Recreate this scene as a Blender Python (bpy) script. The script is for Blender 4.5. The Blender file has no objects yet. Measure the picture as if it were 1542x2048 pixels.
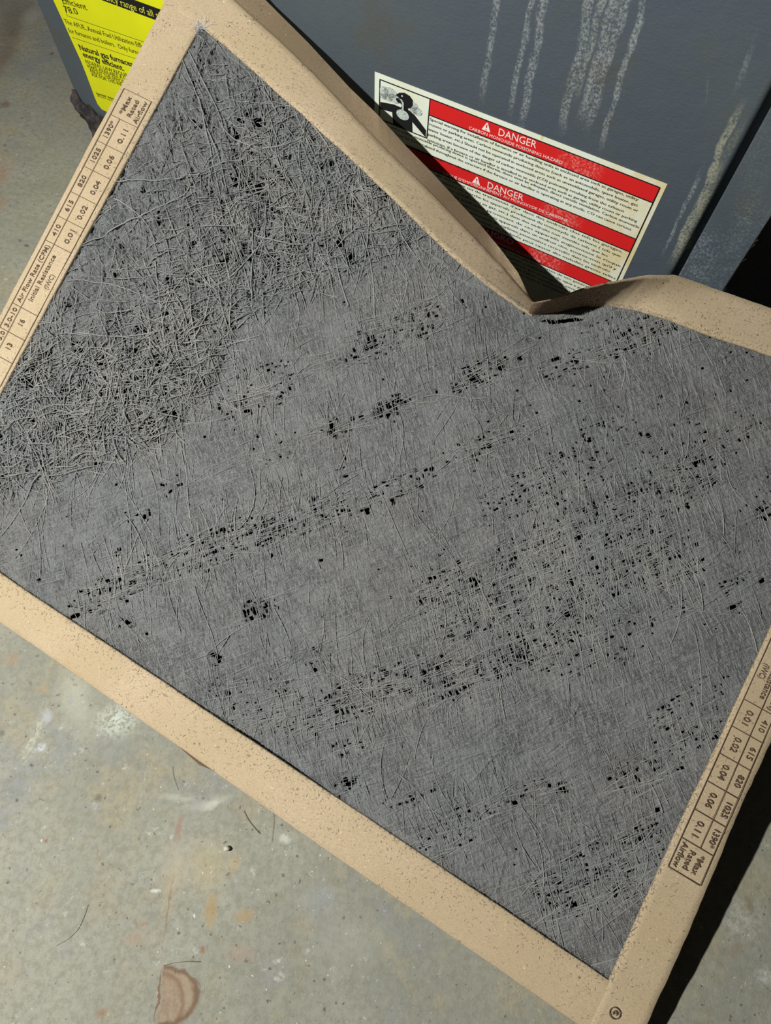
import bpy, math, random
import numpy as np
from mathutils import Matrix, Vector

random.seed(7)
RNG = np.random.default_rng(7)
SC = bpy.context.scene

# ------------------------------------------------------------------ camera
W0, H0, CX, CY = 1542, 2048, 771.0, 1024.0
FOC, PITCH, ROLL = 1260.3688, 1.1114, 0.0245
TH = 0.025                                     # frame thickness
CAMH = 0.48824656 + 0.005
YAW, LU, LN, A0, A1 = 0.5183, -0.4419, -0.0309, 0.4247, 0.2182
WALL = 0.471
_s, _c = math.sin(PITCH), math.cos(PITCH)
FW = np.array([0, _c, -_s]); _up = np.array([0, _s, _c]); _rt = np.array([1.0, 0, 0])
RT = _rt * math.cos(ROLL) + _up * math.sin(ROLL)
UP = -_rt * math.sin(ROLL) + _up * math.cos(ROLL)
CAM = np.array([0, 0, CAMH])
D = np.array([math.cos(YAW), -math.sin(YAW), 0.0])     # along the furnace front
N = np.array([math.sin(YAW), math.cos(YAW), 0.0])      # into the furnace
Z = np.array([0, 0, 1.0])

cd = bpy.data.cameras.new('camera')
cam = bpy.data.objects.new('camera', cd)
SC.collection.objects.link(cam)
cd.sensor_fit = 'HORIZONTAL'; cd.sensor_width = 36.0
cd.lens = FOC * 36.0 / W0
cd.clip_start = 0.01; cd.clip_end = 50
cam.matrix_world = Matrix(((RT[0], UP[0], -FW[0], CAM[0]), (RT[1], UP[1], -FW[1], CAM[1]), (RT[2], UP[2], -FW[2], CAM[2]), (0, 0, 0, 1)))
SC.camera = cam

# ------------------------------------------------------------------ world, light, exposure
wd = bpy.data.worlds.new('world'); SC.world = wd; wd.use_nodes = True
wd.node_tree.nodes['Background'].inputs[0].default_value = (0.9, 0.95, 1.0, 1)
wd.node_tree.nodes['Background'].inputs[1].default_value = 0.012
_mid = CAM + FW * 0.47
LPOS = _mid + (CAM - RT * 0.34 + UP * 0.08 - _mid) * 1.8        # a work lamp up and to the left
ld = bpy.data.lights.new('flashlight', 'AREA'); ld.shape = 'DISK'; ld.size = 0.02
ld.energy = 16.0; ld.color = (1.0, 0.99, 0.95)
lo = bpy.data.objects.new('flashlight', ld); SC.collection.objects.link(lo)
lo.location = Vector(LPOS)
lo.rotation_euler = (Vector((0.24, 0.34, 0.0)) - Vector(LPOS)).to_track_quat('-Z', 'Y').to_euler()
SC.view_settings.view_transform = 'Standard'; SC.view_settings.look = 'None'
SC.view_settings.gamma = 1; SC.view_settings.use_curve_mapping = False
SC.view_settings.exposure = 0.0

# ------------------------------------------------------------------ helpers
def ray(x, y): return FW + RT * ((x - CX) / FOC) - UP * ((y - CY) / FOC)
def onf(x, y, z=0.0):
    v = ray(x, y); return CAM + v * ((CAMH - z) / -v[2])
def onw(x, y, nn=WALL):
    v = ray(x, y); return CAM + v * (nn / (v @ N))
def project(P):
    d = P - CAM; z = d @ FW
    return np.stack([CX + FOC * (d @ RT) / z, CY - FOC * (d @ UP) / z], -1)
L0 = D * LU + N * LN + Z * TH
FW_, FH_ = 0.635, 0.508
def sstep(a, b, x):
    t = np.clip((x - a) / (b - a), 0, 1); return t * t * (3 - 2 * t)
def kfield(u, v):
    """the dent in the middle of the top edge, as a share of the distance to the eye"""
    g = np.exp(-(((u - .372) / .045) ** 2 + ((v - .388) / .03) ** 2))
    return -0.022 * g
def surf(u, v, h=0.0, k=None):
    u = np.asarray(u, float); v = np.asarray(v, float); h = np.asarray(h, float)
    a = A0 + (A1 - A0) * u / FW_
    ca, sa = np.cos(a)[..., None], np.sin(a)[..., None]
    e = N * ca + Z * sa; m = -N * sa + Z * ca
    P = L0 + D * u[..., None] + e * v[..., None] + m * h[..., None]
    kk = kfield(u, v) if k is None else k
    kk = np.asarray(kk, float)
    return P + (CAM - P) * kk[..., None]
def nrm(u):
    a = A0 + (A1 - A0) * np.asarray(u, float) / FW_
    return -N * np.sin(a)[..., None] + Z * np.cos(a)[..., None]
def inv(xy):
    """picture point -> place on the leaning filter"""
    xy = np.asarray(xy, float)
    u = np.full(xy.shape[:-1], .3); v = np.full(xy.shape[:-1], .25); e = 1e-5
    for _ in range(7):
        p0 = project(surf(u, v, 0, 0)); pu = (project(surf(u + e, v, 0, 0)) - p0) / e; pv = (project(surf(u, v + e, 0, 0)) - p0) / e
        r = xy - p0; det = pu[..., 0] * pv[..., 1] - pu[..., 1] * pv[..., 0]
        du = (r[..., 0] * pv[..., 1] - r[..., 1] * pv[..., 0]) / det
        dv = (pu[..., 0] * r[..., 1] - pu[..., 1] * r[..., 0]) / det
        u = np.clip(u + np.clip(du, -.3, .3), -.2, .9); v = np.clip(v + np.clip(dv, -.3, .3), -.2, .8)
    return u, v

def mesh_obj(name, verts, faces, mat=None, parent=None, smooth=False):
    """faces: int array (n,3) or (n,4)"""
    verts = np.asarray(verts, np.float32).reshape(-1, 3); faces = np.asarray(faces, np.int32)
    me = bpy.data.meshes.new(name)
    n, k = faces.shape
    me.vertices.add(len(verts)); me.vertices.foreach_set('co', verts.ravel())
    me.loops.add(n * k); me.loops.foreach_set('vertex_index', faces.ravel())
    me.polygons.add(n); me.polygons.foreach_set('loop_start', np.arange(0, n * k, k, dtype=np.int32))
    me.update(calc_edges=True)
    if smooth: me.polygons.foreach_set('use_smooth', np.ones(n, bool))
    o = bpy.data.objects.new(name, me); SC.collection.objects.link(o)
    if mat: me.materials.append(mat)
    if parent: o.parent = parent
    return o
def poly_obj(name, verts, faces, mat=None, parent=None, smooth=False):
    me = bpy.data.meshes.new(name)
    me.from_pydata([tuple(v) for v in verts], [], faces); me.update()
    if smooth: me.polygons.foreach_set('use_smooth', np.ones(len(me.polygons), bool))
    o = bpy.data.objects.new(name, me); SC.collection.objects.link(o)
    if mat: me.materials.append(mat)
    if parent: o.parent = parent
    return o
def grid_faces(a, b):
    i = np.arange((a - 1) * (b - 1)); r = i // (b - 1); c = i % (b - 1)
    p = r * b + c
    return np.stack([p, p + b, p + b + 1, p + 1], -1)
def root(name, loc, label, cat, group=None):
    o = bpy.data.objects.new(name, None); SC.collection.objects.link(o)
    o.location = Vector(loc); o.empty_display_size = .03
    o['label'] = label; o['category'] = cat
    if group: o['group'] = group
    return o
def adopt(child, par):
    child.parent = par; child.matrix_parent_inverse = Matrix.Translation(-Vector(par.location)) if par.parent is None else Matrix.Identity(4)

class Nodes:
    def __init__(s, name):
        s.m = bpy.data.materials.new(name); s.m.use_nodes = True; s.t = s.m.node_tree
        s.b = s.t.nodes['Principled BSDF']; s.out = s.t.nodes['Material Output']
        s.b.inputs['Specular IOR Level'].default_value = .2
    def n(s, typ, **kw):
        x = s.t.nodes.new(typ)
        for k, v in kw.items(): setattr(x, k, v)
        return x
    def l(s, a, b): s.t.links.new(a, b)
    def coord(s): return s.n('ShaderNodeTexCoord').outputs['Object']
    def mapv(s, vec, loc=(0, 0, 0), rot=(0, 0, 0), sc=(1, 1, 1), typ='POINT'):
        x = s.n('ShaderNodeMapping', vector_type=typ); s.l(vec, x.inputs[0])
        x.inputs['Location'].default_value = loc; x.inputs['Rotation'].default_value = rot; x.inputs['Scale'].default_value = sc
        return x.outputs[0]
    def noise(s, vec, scale, detail=4, rough=.6, col=False):
        x = s.n('ShaderNodeTexNoise'); s.l(vec, x.inputs['Vector'])
        x.inputs['Scale'].default_value = scale; x.inputs['Detail'].default_value = detail; x.inputs['Roughness'].default_value = rough
        return x.outputs['Color' if col else 'Fac']
    def ramp(s, f, a, b, lo=0., hi=1.):
        x = s.n('ShaderNodeMapRange', interpolation_type='SMOOTHSTEP'); s.l(f, x.inputs[0])
        x.inputs[1].default_value = a; x.inputs[2].default_value = b; x.inputs[3].default_value = lo; x.inputs[4].default_value = hi
        return x.outputs[0]
    def math(s, op, a, b=0.0):
        x = s.n('ShaderNodeMath', operation=op)
        for i, q in enumerate((a, b)):
            if isinstance(q, (int, float)): x.inputs[i].default_value = q
            else: s.l(q, x.inputs[i])
        return x.outputs[0]
    def mix(s, f, a, b):
        x = s.n('ShaderNodeMix', data_type='RGBA')
        if isinstance(f, (int, float)): x.inputs[0].default_value = f
        else: s.l(f, x.inputs[0])
        for i, q in ((6, a), (7, b)):
            if isinstance(q, tuple): x.inputs[i].default_value = (*q[:3], 1)
            else: s.l(q, x.inputs[i])
        return x.outputs[2]
    def bump(s, h, st, dist=.001, prev=None):
        x = s.n('ShaderNodeBump'); x.inputs['Strength'].default_value = st; x.inputs['Distance'].default_value = dist
        s.l(h, x.inputs['Height'])
        if prev: s.l(prev, x.inputs['Normal'])
        return x.outputs[0]
    def fin(s, col, rough=.9, normal=None):
        if isinstance(col, tuple): s.b.inputs['Base Color'].default_value = (*col[:3], 1)
        else: s.l(col, s.b.inputs['Base Color'])
        if isinstance(rough, (int, float)): s.b.inputs['Roughness'].default_value = rough
        else: s.l(rough, s.b.inputs['Roughness'])
        if normal: s.l(normal, s.b.inputs['Normal'])
        return s.m
def srgb(r, g, b):
    f = lambda c: (c / 255 / 12.92) if c <= 10.3 else ((c / 255 + .055) / 1.055) ** 2.4
    return (f(r), f(g), f(b))
def plain(name, rgb, rough=.7, spec=.2):
    q = Nodes(name); q.b.inputs['Specular IOR Level'].default_value = spec
    return q.fin(srgb(*rgb), rough)

# ------------------------------------------------------------------ materials
def m_cardboard(name, base, dusty):
    q = Nodes(name); c = q.coord()
    col = q.mix(q.ramp(q.noise(c, 14, 4), .3, .7), srgb(*base), srgb(base[0] - 12, base[1] - 12, base[2] - 16))
    col = q.mix(q.ramp(q.noise(c, 900, 3, .7), .35, .7), col, srgb(base[0] - 22, base[1] - 22, base[2] - 24))
    # pale flecks and short dark lint flecks in clusters
    col = q.mix(q.ramp(q.noise(c, 620, 2), .70, .76), col, srgb(238, 218, 190))
    w = q.n('ShaderNodeVectorMath', operation='ADD'); q.l(c, w.inputs[0])
    sc = q.n('ShaderNodeVectorMath', operation='SCALE'); q.l(q.noise(c, 300, 2, .6, True), sc.inputs[0]); sc.inputs[3].default_value = .006; q.l(sc.outputs[0], w.inputs[1])
    fl = q.noise(q.mapv(w.outputs[0], sc=(1, 1.7, 1.3)), 480, 2, .5)
    cl = q.ramp(q.noise(c, 34, 3), .40, .66)
    fk = q.math('MULTIPLY', q.ramp(fl, .63, .68), q.math('ADD', q.math('MULTIPLY', cl, .75), dusty))
    col = q.mix(fk, col, srgb(92, 84, 74))
    return q.fin(col, .92, q.bump(q.noise(c, 1100, 3), .25, .0006))
M_CARD = m_cardboard('cardboard', (196, 177, 149), .15)
M_SIDESHADE = m_cardboard('cardboard_side_shaded', (172, 152, 126), .2)  # darker copy of the card: shade of the angled wall put into its colour
M_CARDDENT = m_cardboard('dented_cardboard', (196, 177, 149), .25)
def add_dust_shade(m):  # dust on the dent, plus painted shade of the flange turned from the lamp
    t_ = m.node_tree; b_ = t_.nodes['Principled BSDF']; old = b_.inputs['Base Color'].links[0].from_socket
    at = t_.nodes.new('ShaderNodeAttribute'); at.attribute_name = 'dust_shade'; nz_ = t_.nodes.new('ShaderNodeTexNoise'); nz_.inputs['Scale'].default_value = 800; nz_.inputs['Detail'].default_value = 4
    tc = t_.nodes.new('ShaderNodeTexCoord'); t_.links.new(tc.outputs['Object'], nz_.inputs['Vector'])
    mr = t_.nodes.new('ShaderNodeMapRange'); mr.inputs[1].default_value = .60; mr.inputs[2].default_value = .40; t_.links.new(nz_.outputs['Fac'], mr.inputs[0])
    mu = t_.nodes.new('ShaderNodeMath'); mu.operation = 'MULTIPLY'; mu.use_clamp = True; t_.links.new(at.outputs['Fac'], mu.inputs[0])
    ad = t_.nodes.new('ShaderNodeMath'); ad.operation = 'ADD'; ad.inputs[1].default_value = .45; t_.links.new(mr.outputs[0], ad.inputs[0]); t_.links.new(ad.outputs[0], mu.inputs[1])
    mx = t_.nodes.new('ShaderNodeMix'); mx.data_type = 'RGBA'; t_.links.new(mu.outputs[0], mx.inputs[0]); t_.links.new(old, mx.inputs[6]); mx.inputs[7].default_value = (*srgb(112, 90, 72), 1)
    t_.links.new(mx.outputs[2], b_.inputs['Base Color'])
add_dust_shade(M_CARDDENT)

q = Nodes('grey_dust'); c = q.coord()
col = q.mix(q.ramp(q.noise(c, 9, 3), .35, .65), srgb(163, 166, 165), srgb(171, 169, 164))
col = q.mix(q.ramp(q.noise(c, 700, 4, .75), .3, .75), col, srgb(144, 147, 149))
col = q.mix(q.math('MULTIPLY', q.ramp(q.noise(c, 22, 4), .54, .70), .35), col, srgb(136, 128, 124))
def dirvec(x, y, ang):
    a_ = surf(*inv(np.array([float(x), float(y)])), 0, 0); b_ = surf(*inv(np.array([x + 60 * math.cos(ang), y + 60 * math.sin(ang)])), 0, 0)
    v_ = b_ - a_; return v_ / np.linalg.norm(v_)
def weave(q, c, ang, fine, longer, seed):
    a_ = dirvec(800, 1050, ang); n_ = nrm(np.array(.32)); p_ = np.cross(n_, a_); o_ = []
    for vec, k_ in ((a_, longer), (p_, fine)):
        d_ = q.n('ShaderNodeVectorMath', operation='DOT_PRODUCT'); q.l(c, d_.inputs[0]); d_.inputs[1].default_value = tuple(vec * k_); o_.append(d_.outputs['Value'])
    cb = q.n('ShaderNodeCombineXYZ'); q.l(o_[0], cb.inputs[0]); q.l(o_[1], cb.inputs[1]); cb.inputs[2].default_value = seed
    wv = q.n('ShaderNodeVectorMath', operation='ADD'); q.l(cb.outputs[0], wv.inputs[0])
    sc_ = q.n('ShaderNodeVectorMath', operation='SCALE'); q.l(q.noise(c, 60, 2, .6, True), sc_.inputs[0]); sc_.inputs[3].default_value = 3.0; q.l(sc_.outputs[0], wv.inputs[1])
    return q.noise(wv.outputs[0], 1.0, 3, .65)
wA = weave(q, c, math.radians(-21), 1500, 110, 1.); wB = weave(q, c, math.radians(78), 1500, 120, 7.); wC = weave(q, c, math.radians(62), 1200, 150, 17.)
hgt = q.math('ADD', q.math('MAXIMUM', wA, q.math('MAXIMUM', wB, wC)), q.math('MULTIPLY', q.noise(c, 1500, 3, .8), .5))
pore_shade = q.math('MULTIPLY', q.ramp(hgt, .86, .76), q.ramp(q.noise(c, 40, 4, .7), .36, .6, .35, 1.))  # crevice shade painted into the dust colour along the weave's dips
col = q.mix(q.math('MULTIPLY', pore_shade, .7), col, srgb(74, 74, 76))
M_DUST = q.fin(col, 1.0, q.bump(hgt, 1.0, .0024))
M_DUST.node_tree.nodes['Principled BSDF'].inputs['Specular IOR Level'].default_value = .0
q = Nodes('dust_strand'); c = q.coord()
col = q.mix(q.ramp(q.noise(c, 30, 3), .35, .65), srgb(138, 141, 140), srgb(152, 151, 146))
M_STRAND = q.fin(col, 1.0, q.bump(q.noise(c, 2600, 3, .7), .4, .0005))
M_INSIDE_SHADE = plain('filter_inside_shade', (24, 22, 21), 1, 0)  # near black: shade of the hollow behind the holes put into the colour
M_GLASS_FIBRE = plain('clean_glass_fibre', (206, 216, 228), .4, .5)
M_INK = plain('brown_ink', (96, 80, 66), .8)
M_BLACKINK = plain('black_ink', (28, 28, 30), .6)
M_WHITEINK = plain('white_ink', (240, 232, 226), .6)
M_YELLOWINK = plain('yellow_ink', (214, 214, 60), .6)
M_HAIR = plain('dark_hair', (104, 92, 78), .6)

# ------------------------------------------------------------------ floor
q = Nodes('concrete'); c = q.coord()
nz = q.noise(c, 22, 4, .6, True)
dv = q.n('ShaderNodeVectorMath', operation='MULTIPLY_ADD'); q.l(nz, dv.inputs[0]); dv.inputs[1].default_value = (.022,) * 3; q.l(c, dv.inputs[2])
off = q.n('ShaderNodeVectorMath', operation='SUBTRACT'); q.l(dv.outputs[0], off.inputs[0]); off.inputs[1].default_value = (.011,) * 3
wc = off.outputs[0]
nz2 = q.noise(c, 130, 3, .6, True)
dv2 = q.n('ShaderNodeVectorMath', operation='MULTIPLY_ADD'); q.l(nz2, dv2.inputs[0]); dv2.inputs[1].default_value = (.006,) * 3; q.l(c, dv2.inputs[2])
off2 = q.n('ShaderNodeVectorMath', operation='SUBTRACT'); q.l(dv2.outputs[0], off2.inputs[0]); off2.inputs[1].default_value = (.003,) * 3
wf = off2.outputs[0]
col = q.mix(q.ramp(q.noise(c, 6, 5, .65), .35, .68), srgb(158, 157, 143), srgb(138, 139, 128))
col = q.mix(q.math('MULTIPLY', q.ramp(q.noise(c, 13, 6, .75), .48, .64), .75), col, srgb(160, 152, 126))
col = q.mix(q.math('MULTIPLY', q.ramp(q.noise(c, 9, 7, .75), .52, .64), .75), col, srgb(136, 139, 139))
col = q.mix(q.math('MULTIPLY', q.ramp(q.noise(c, 180, 6, .8), .42, .62), .6), col, srgb(128, 126, 111))
col = q.mix(q.math('MULTIPLY', q.ramp(q.noise(c, 75, 6, .8), .60, .68), .65), col, srgb(188, 190, 180))
col = q.mix(q.math('MULTIPLY', q.ramp(q.noise(c, 260, 2, .5), .675, .74), .75), col, srgb(88, 82, 70))
col = q.mix(q.math('MULTIPLY', q.ramp(q.noise(c, 420, 2, .5), .72, .77), .8), col, srgb(214, 214, 204))
def blob(col, x, y, rx, ry, rgb, a=.8, soft=.5, ang=0., vec=None, ring=False, grain=False):
    """a stain lying on the concrete: centre and radii in picture units turned into metres on the floor"""
    p = onf(x, y); s = abs(onf(x + 1, y)[0] - p[0]); sy = abs(onf(x, y + 1)[1] - p[1])
    m = q.mapv(vec or wf, loc=(p[0], p[1], 0), rot=(0, 0, ang), sc=(rx * s, ry * sy, 1), typ='TEXTURE')
    ln = q.n('ShaderNodeVectorMath', operation='LENGTH'); q.l(m, ln.inputs[0])
    if ring:
        f = q.math('MULTIPLY', q.ramp(ln.outputs['Value'], 1.12, 1.0), q.ramp(ln.outputs['Value'], .82, .98))
    else: f = q.ramp(ln.outputs['Value'], 1.0, 1.0 - soft)
    if grain: f = q.math('MULTIPLY', f, q.ramp(q.noise(c, 420, 3, .7), .38, .6))
    return q.mix(q.math('MULTIPLY', f, a), col, srgb(*rgb))
for b in [
    (232, 1440, 56, 46, (206, 216, 202), .95, .7, 0, None, False, True), (150, 1400, 40, 90, (196, 198, 182), .5, .9, .5),
    (70, 1470, 18, 90, (206, 206, 186), .6, .8, -.2, None, False, True), (80, 1495, 15, 12, (206, 212, 224), .95, .8, 0, None, False, True), (94, 1432, 12, 16, (176, 178, 184), .8, .5),
    (137, 1402, 9, 12, (150, 152, 156), .7, .5), (22, 1318, 26, 20, (166, 128, 84), .75, .8, 0, None, False, True), (85, 1378, 22, 12, (172, 146, 104), .6, .8),
    (75, 1312, 8, 5, (96, 88, 72), .8, .6), (60, 1366, 5, 5, (104, 96, 84), .8, .5), (3, 1467, 6, 8, (92, 86, 86), .8, .5),
    (198, 1597, 11, 10, (104, 92, 72), .85, .7), (188, 1614, 11, 13, (178, 182, 194), .8, .8, 0, None, False, True), (93, 1683, 5, 5, (134, 84, 66), .9, .6),
    (357, 1655, 9, 32, (152, 122, 108), .85, .4, -.05), (345, 1760, 26, 70, (186, 168, 138), .5, .8), (355, 1720, 60, 60, (180, 170, 150), .4, .8),
    (418, 1730, 60, 70, (182, 168, 126), .55, .8), (421, 1822, 15, 46, (168, 142, 94), .85, .5), (487, 1832, 26, 20, (168, 144, 104), .8, .4),
    (468, 1728, 15, 25, (186, 160, 116), .6, .7), (283, 1848, 17, 17, (150, 114, 84), .7, .6, 0, None, False, True), (270, 1878, 30, 20, (168, 140, 116), .6, .7),
    (203, 2026, 13, 13, (140, 104, 78), .85, .6), (404, 1900, 7, 10, (150, 96, 60), .85, .5), (480, 1910, 40, 25, (168, 138, 122), .5, .8),
    (334, 1830, 2.2, 95, (136, 104, 72), .85, .5, 0), (570, 1678, 14, 10, (208, 210, 200), .8, .6), (311, 1781, 12, 5, (222, 224, 220), .9, .5),
    (420, 1600, 70, 16, (190, 192, 178), .6, .7, .2, wc), (360, 1590, 60, 10, (194, 194, 180), .5, .8, .1, wc), (425, 1610, 22, 8, (210, 208, 196), .6, .6, .5),
    (505, 1745, 12, 14, (206, 208, 196), .7, .7, 0, None, False, True), (555, 1925, 14, 8, (210, 212, 206), .8, .6, 0, None, False, True),
    (640, 1800, 60, 50, (158, 162, 162), .5, .8), (700, 1880, 120, 70, (172, 172, 160), .4, .9),
    (20, 50, 40, 60, (112, 96, 78), .75, .9, 0, wc), (5, 110, 30, 60, (112, 90, 72), .7, .9, 0, wc), (10, 208, 14, 9, (120, 92, 80), .9, .5),
    (65, 40, 30, 24, (150, 140, 130), .5, .9, 0, None, False, True), (28, 62, 16, 14, (98, 94, 92), .8, .6, 0, None, False, True), (62, 30, 26, 22, (182, 178, 168), .6, .8),
    (0, 350, 26, 40, (160, 118, 92), .7, .8, 0, wc), (0, 410, 18, 30, (158, 122, 96), .6, .8, 0, wc), (104, 107, 6, 4, (86, 72, 44), .9, .5),
    (41, 482, 5, 2.5, (88, 86, 70), .9, .5, -.3), (53, 491, 7, 3.5, (76, 78, 62), .95, .4, -.3), (9, 289, 4, 3, (90, 88, 70), .9, .5), (12, 300, 7, 3, (116, 106, 76), .7, .5),
    (1492, 1850, 60, 60, (176, 176, 166), .9, .8, 0, wc, False, True), (1500, 1810, 10, 30, (112, 92, 60), .7, .7, .4), (1470, 1900, 26, 12, (138, 118, 84), .5, .7, .4),
    (1535, 1950, 30, 25, (196, 198, 192), .7, .7, 0, wc, False, True), (1525, 1730, 18, 40, (150, 150, 140), .6, .8)]:
    x, y, rx, ry, rgb, a, soft = b[:7]; ang = b[7] if len(b) > 7 else 0
    col = blob(col, x, y, rx * 1.15, ry * 1.15, rgb, a * .72, min(soft + .25, .95), ang, b[8] if len(b) > 8 else None, False, b[10] if len(b) > 10 else False)
# leaf-shaped rust print with a straight left edge
pz = onf(322, 1990); sx = q.n('ShaderNodeSeparateXYZ'); q.l(wf, sx.inputs[0])
half = q.ramp(sx.outputs[0], pz[0] - .0015, pz[0] + .0005)
old = col
leaf = blob(old, 322, 1993, 74, 62, (160, 136, 108), .60, .12)
leaf = blob(leaf, 322, 2010, 44, 66, (142, 118, 104), .62, .3, 0, None, False, True)
leaf = blob(leaf, 322, 1993, 72, 60, (112, 84, 62), .8, ring=True)
leaf = blob(leaf, 318, 2015, 46, 70, (122, 92, 76), .6, ring=True)
col = q.mix(half, old, leaf)
col = blob(col, 316, 1990, 3, 64, (120, 88, 62), .8, .5)
hsum = q.math('ADD', q.noise(c, 60, 5, .7), q.math('MULTIPLY', q.ramp(q.noise(c, 240, 3), .62, .72), -.35))
M_CONC = q.fin(col, .8, q.bump(hsum, .35, .003))
nx, ny = 220, 220
gx, gy = np.meshgrid(np.linspace(-1.3, 1.5, nx), np.linspace(-.7, 2.1, ny), indexing='ij')
gz = -.0006 * (1 + np.sin(gx * 23 + np.cos(gy * 17)) * np.sin(gy * 19))
fl = mesh_obj('floor', np.stack([gx, gy, gz], -1), grid_faces(nx, ny), M_CONC, smooth=True)
fl['kind'] = 'structure'
# the broken patch of slab to the right: raised gravelly lumps
def lump(name, centre, r, zs, seed, mat, parent=None):
    rr = random.Random(seed); vs = []; fs = []
    NU, NV = 10, 6
    for j in range(NV):
        th = math.pi * (j + .5) / NV
        for i in range(NU):
            ph = 2 * math.pi * i / NU; k = 1 + rr.uniform(-.22, .22)
            vs.append((centre[0] + r * k * math.sin(th) * math.cos(ph), centre[1] + .75 * r * k * math.sin(th) * math.sin(ph), max(centre[2] + r * zs * k * math.cos(th), -.0004)))
    for j in range(NV - 1):
        for i in range(NU): fs.append((j * NU + i, (j + 1) * NU + i, (j + 1) * NU + (i + 1) % NU, j * NU + (i + 1) % NU))
    fs.append(tuple(range(NU))); fs.append(tuple(reversed(range((NV - 1) * NU, NV * NU))))
    return poly_obj(name, vs, fs, mat, parent, True)

# ------------------------------------------------------------------ furnace
def wp(s, z, nn=WALL): return D * s + N * nn + Z * z
FUR = root('furnace', wp(-.34, 0), 'dark blue-grey sheet metal furnace cabinet with warning and energy stickers', 'furnace')
def fur(o):
    adopt(o, FUR); return o

q = Nodes('furnace_paint'); q.b.inputs['Specular IOR Level'].default_value = .35
c = q.coord()      # object space is world space: turn it to the panel's own axes
dx = q.n('ShaderNodeVectorMath', operation='DOT_PRODUCT'); q.l(c, dx.inputs[0]); dx.inputs[1].default_value = tuple(D)
dz = q.n('ShaderNodeSeparateXYZ'); q.l(c, dz.inputs[0])
S_, Zc = dx.outputs['Value'], dz.outputs[2]
cmb = q.n('ShaderNodeCombineXYZ'); q.l(S_, cmb.inputs[0]); q.l(Zc, cmb.inputs[1]); pc = cmb.outputs[0]
base = q.mix(q.ramp(q.noise(pc, 7, 4), .35, .7), srgb(74, 83, 93), srgb(80, 89, 94))
base = q.mix(q.math('MULTIPLY', q.ramp(q.noise(pc, 15, 5, .7), .5, .68), .6), base, srgb(82, 83, 76))
base = q.mix(q.math('MULTIPLY', q.ramp(q.noise(pc, 900, 2), .72, .78), .6), base, srgb(150, 152, 150))
wob = q.math('MULTIPLY', q.math('SUBTRACT', q.noise(pc, 30, 3), .5), .010)
grain = q.noise(pc, 520, 4, .75)
def streak(col, x0, y0, x1, y1, wpx, rgb, a=1., thr=.46):
    """a powdery run on the paint from one place down to another"""
    P0, P1 = onw(x0, y0), onw(x1, y1); s0, z0, s1, z1 = P0 @ D, P0[2], P1 @ D, P1[2]
    k = (s1 - s0) / (z1 - z0); w = abs(onw(x0 + wpx, y0) @ D - s0)
    line = q.math('ADD', q.math('MULTIPLY', q.math('SUBTRACT', Zc, z0), k), s0)
    dist = q.math('ABSOLUTE', q.math('SUBTRACT', q.math('ADD', S_, wob), line))
    f = q.ramp(dist, w * 1.1, w * .45)
    f = q.math('MULTIPLY', f, q.math('MULTIPLY', q.ramp(Zc, z1 - .004, z1 + .02), q.ramp(Zc, z0 + .015, z0 - .01)))
    f = q.math('MULTIPLY', f, q.ramp(q.math('ADD', q.math('MULTIPLY', grain, .75), q.math('MULTIPLY', q.noise(pc, 90, 3), .25)), thr - .04, thr + .16))
    return q.mix(q.math('MULTIPLY', f, a), col, srgb(*rgb))
ch = (146, 151, 150)
for s in [(998, -60, 964, 215, 9, ch, .85), (1075, -60, 1018, 235, 8, ch, .9), (1100, -60, 1040, 265, 11, ch, .95), (1190, -40, 1120, 270, 12, (150, 156, 152), .85),
          (1240, -40, 1160, 250, 15, ch, .95), (1262, -30, 1172, 270, 12, ch, .9), (1285, 10, 1200, 305, 9, ch, .95), (1215, -40, 1150, 200, 10, (150, 156, 150), .8),
          (1500, 100, 1462, 195, 7, (130, 136, 136), .6), (1472, 235, 1340, 530, 10, (150, 152, 132), .95, .42), (1440, 330, 1345, 548, 9, (138, 142, 120), .9, .42),
          (1395, 355, 1325, 510, 5, ch, .9), (1412, 188, 1408, 210, 3, ch, .7), (1480, 260, 1400, 440, 8, (120, 122, 100), .7),
          (1520, 420, 1400, 600, 50, (122, 134, 138), .55, .50), (1420, 470, 1370, 580, 40, (150, 164, 170), .6, .50), (1540, 250, 1470, 480, 40, (112, 118, 108), .5, .5)]:
    base = streak(base, *s)
hh = q.math('ADD', q.math('MULTIPLY', q.noise(pc, 75, 4, .6), 1.0), q.math('MULTIPLY', q.noise(q.mapv(pc, sc=(1, 2.2, 1)), 260, 3, .6), .45))
M_PAINT = q.fin(base, .5, q.bump(hh, .28, .002))
q = Nodes('corner_steel'); c = q.coord()
M_CORNER = q.fin(q.mix(q.ramp(q.noise(c, 160, 4), .4, .65), srgb(50, 47, 49), srgb(78, 69, 66)), .7, q.bump(q.noise(c, 300, 4), .5, .002))

def wbox(name, s0, s1, z0, z1, n0, n1, mat, bev=.0, parent=None):
    """box in furnace axes with rounded vertical front edges"""
    if bev:
        arc = [(s0 + bev * (1 - math.cos(t)), n0 + bev * (1 - math.sin(t))) for t in np.linspace(0, math.pi / 2, 6)]
        prof = [(s0, n1)] + arc + [(s1 - (a - s0), b) for a, b in reversed(arc)] + [(s1, n1)]
    else: prof = [(s0, n1), (s0, n0), (s1, n0), (s1, n1)]
    k = len(prof)
    vs = [wp(a, z0, b) for a, b in prof] + [wp(a, z1, b) for a, b in prof]
    fs = [(i, (i + 1) % k, k + (i + 1) % k, k + i) for i in range(k)] + [tuple(reversed(range(k))), tuple(range(k, 2 * k))]
    o = poly_obj(name, vs, fs, mat)
    adopt(o, parent or FUR); return o
ZT = .85
M_VOID = plain('dark_recess', (16, 16, 17), .9, .05)
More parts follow.
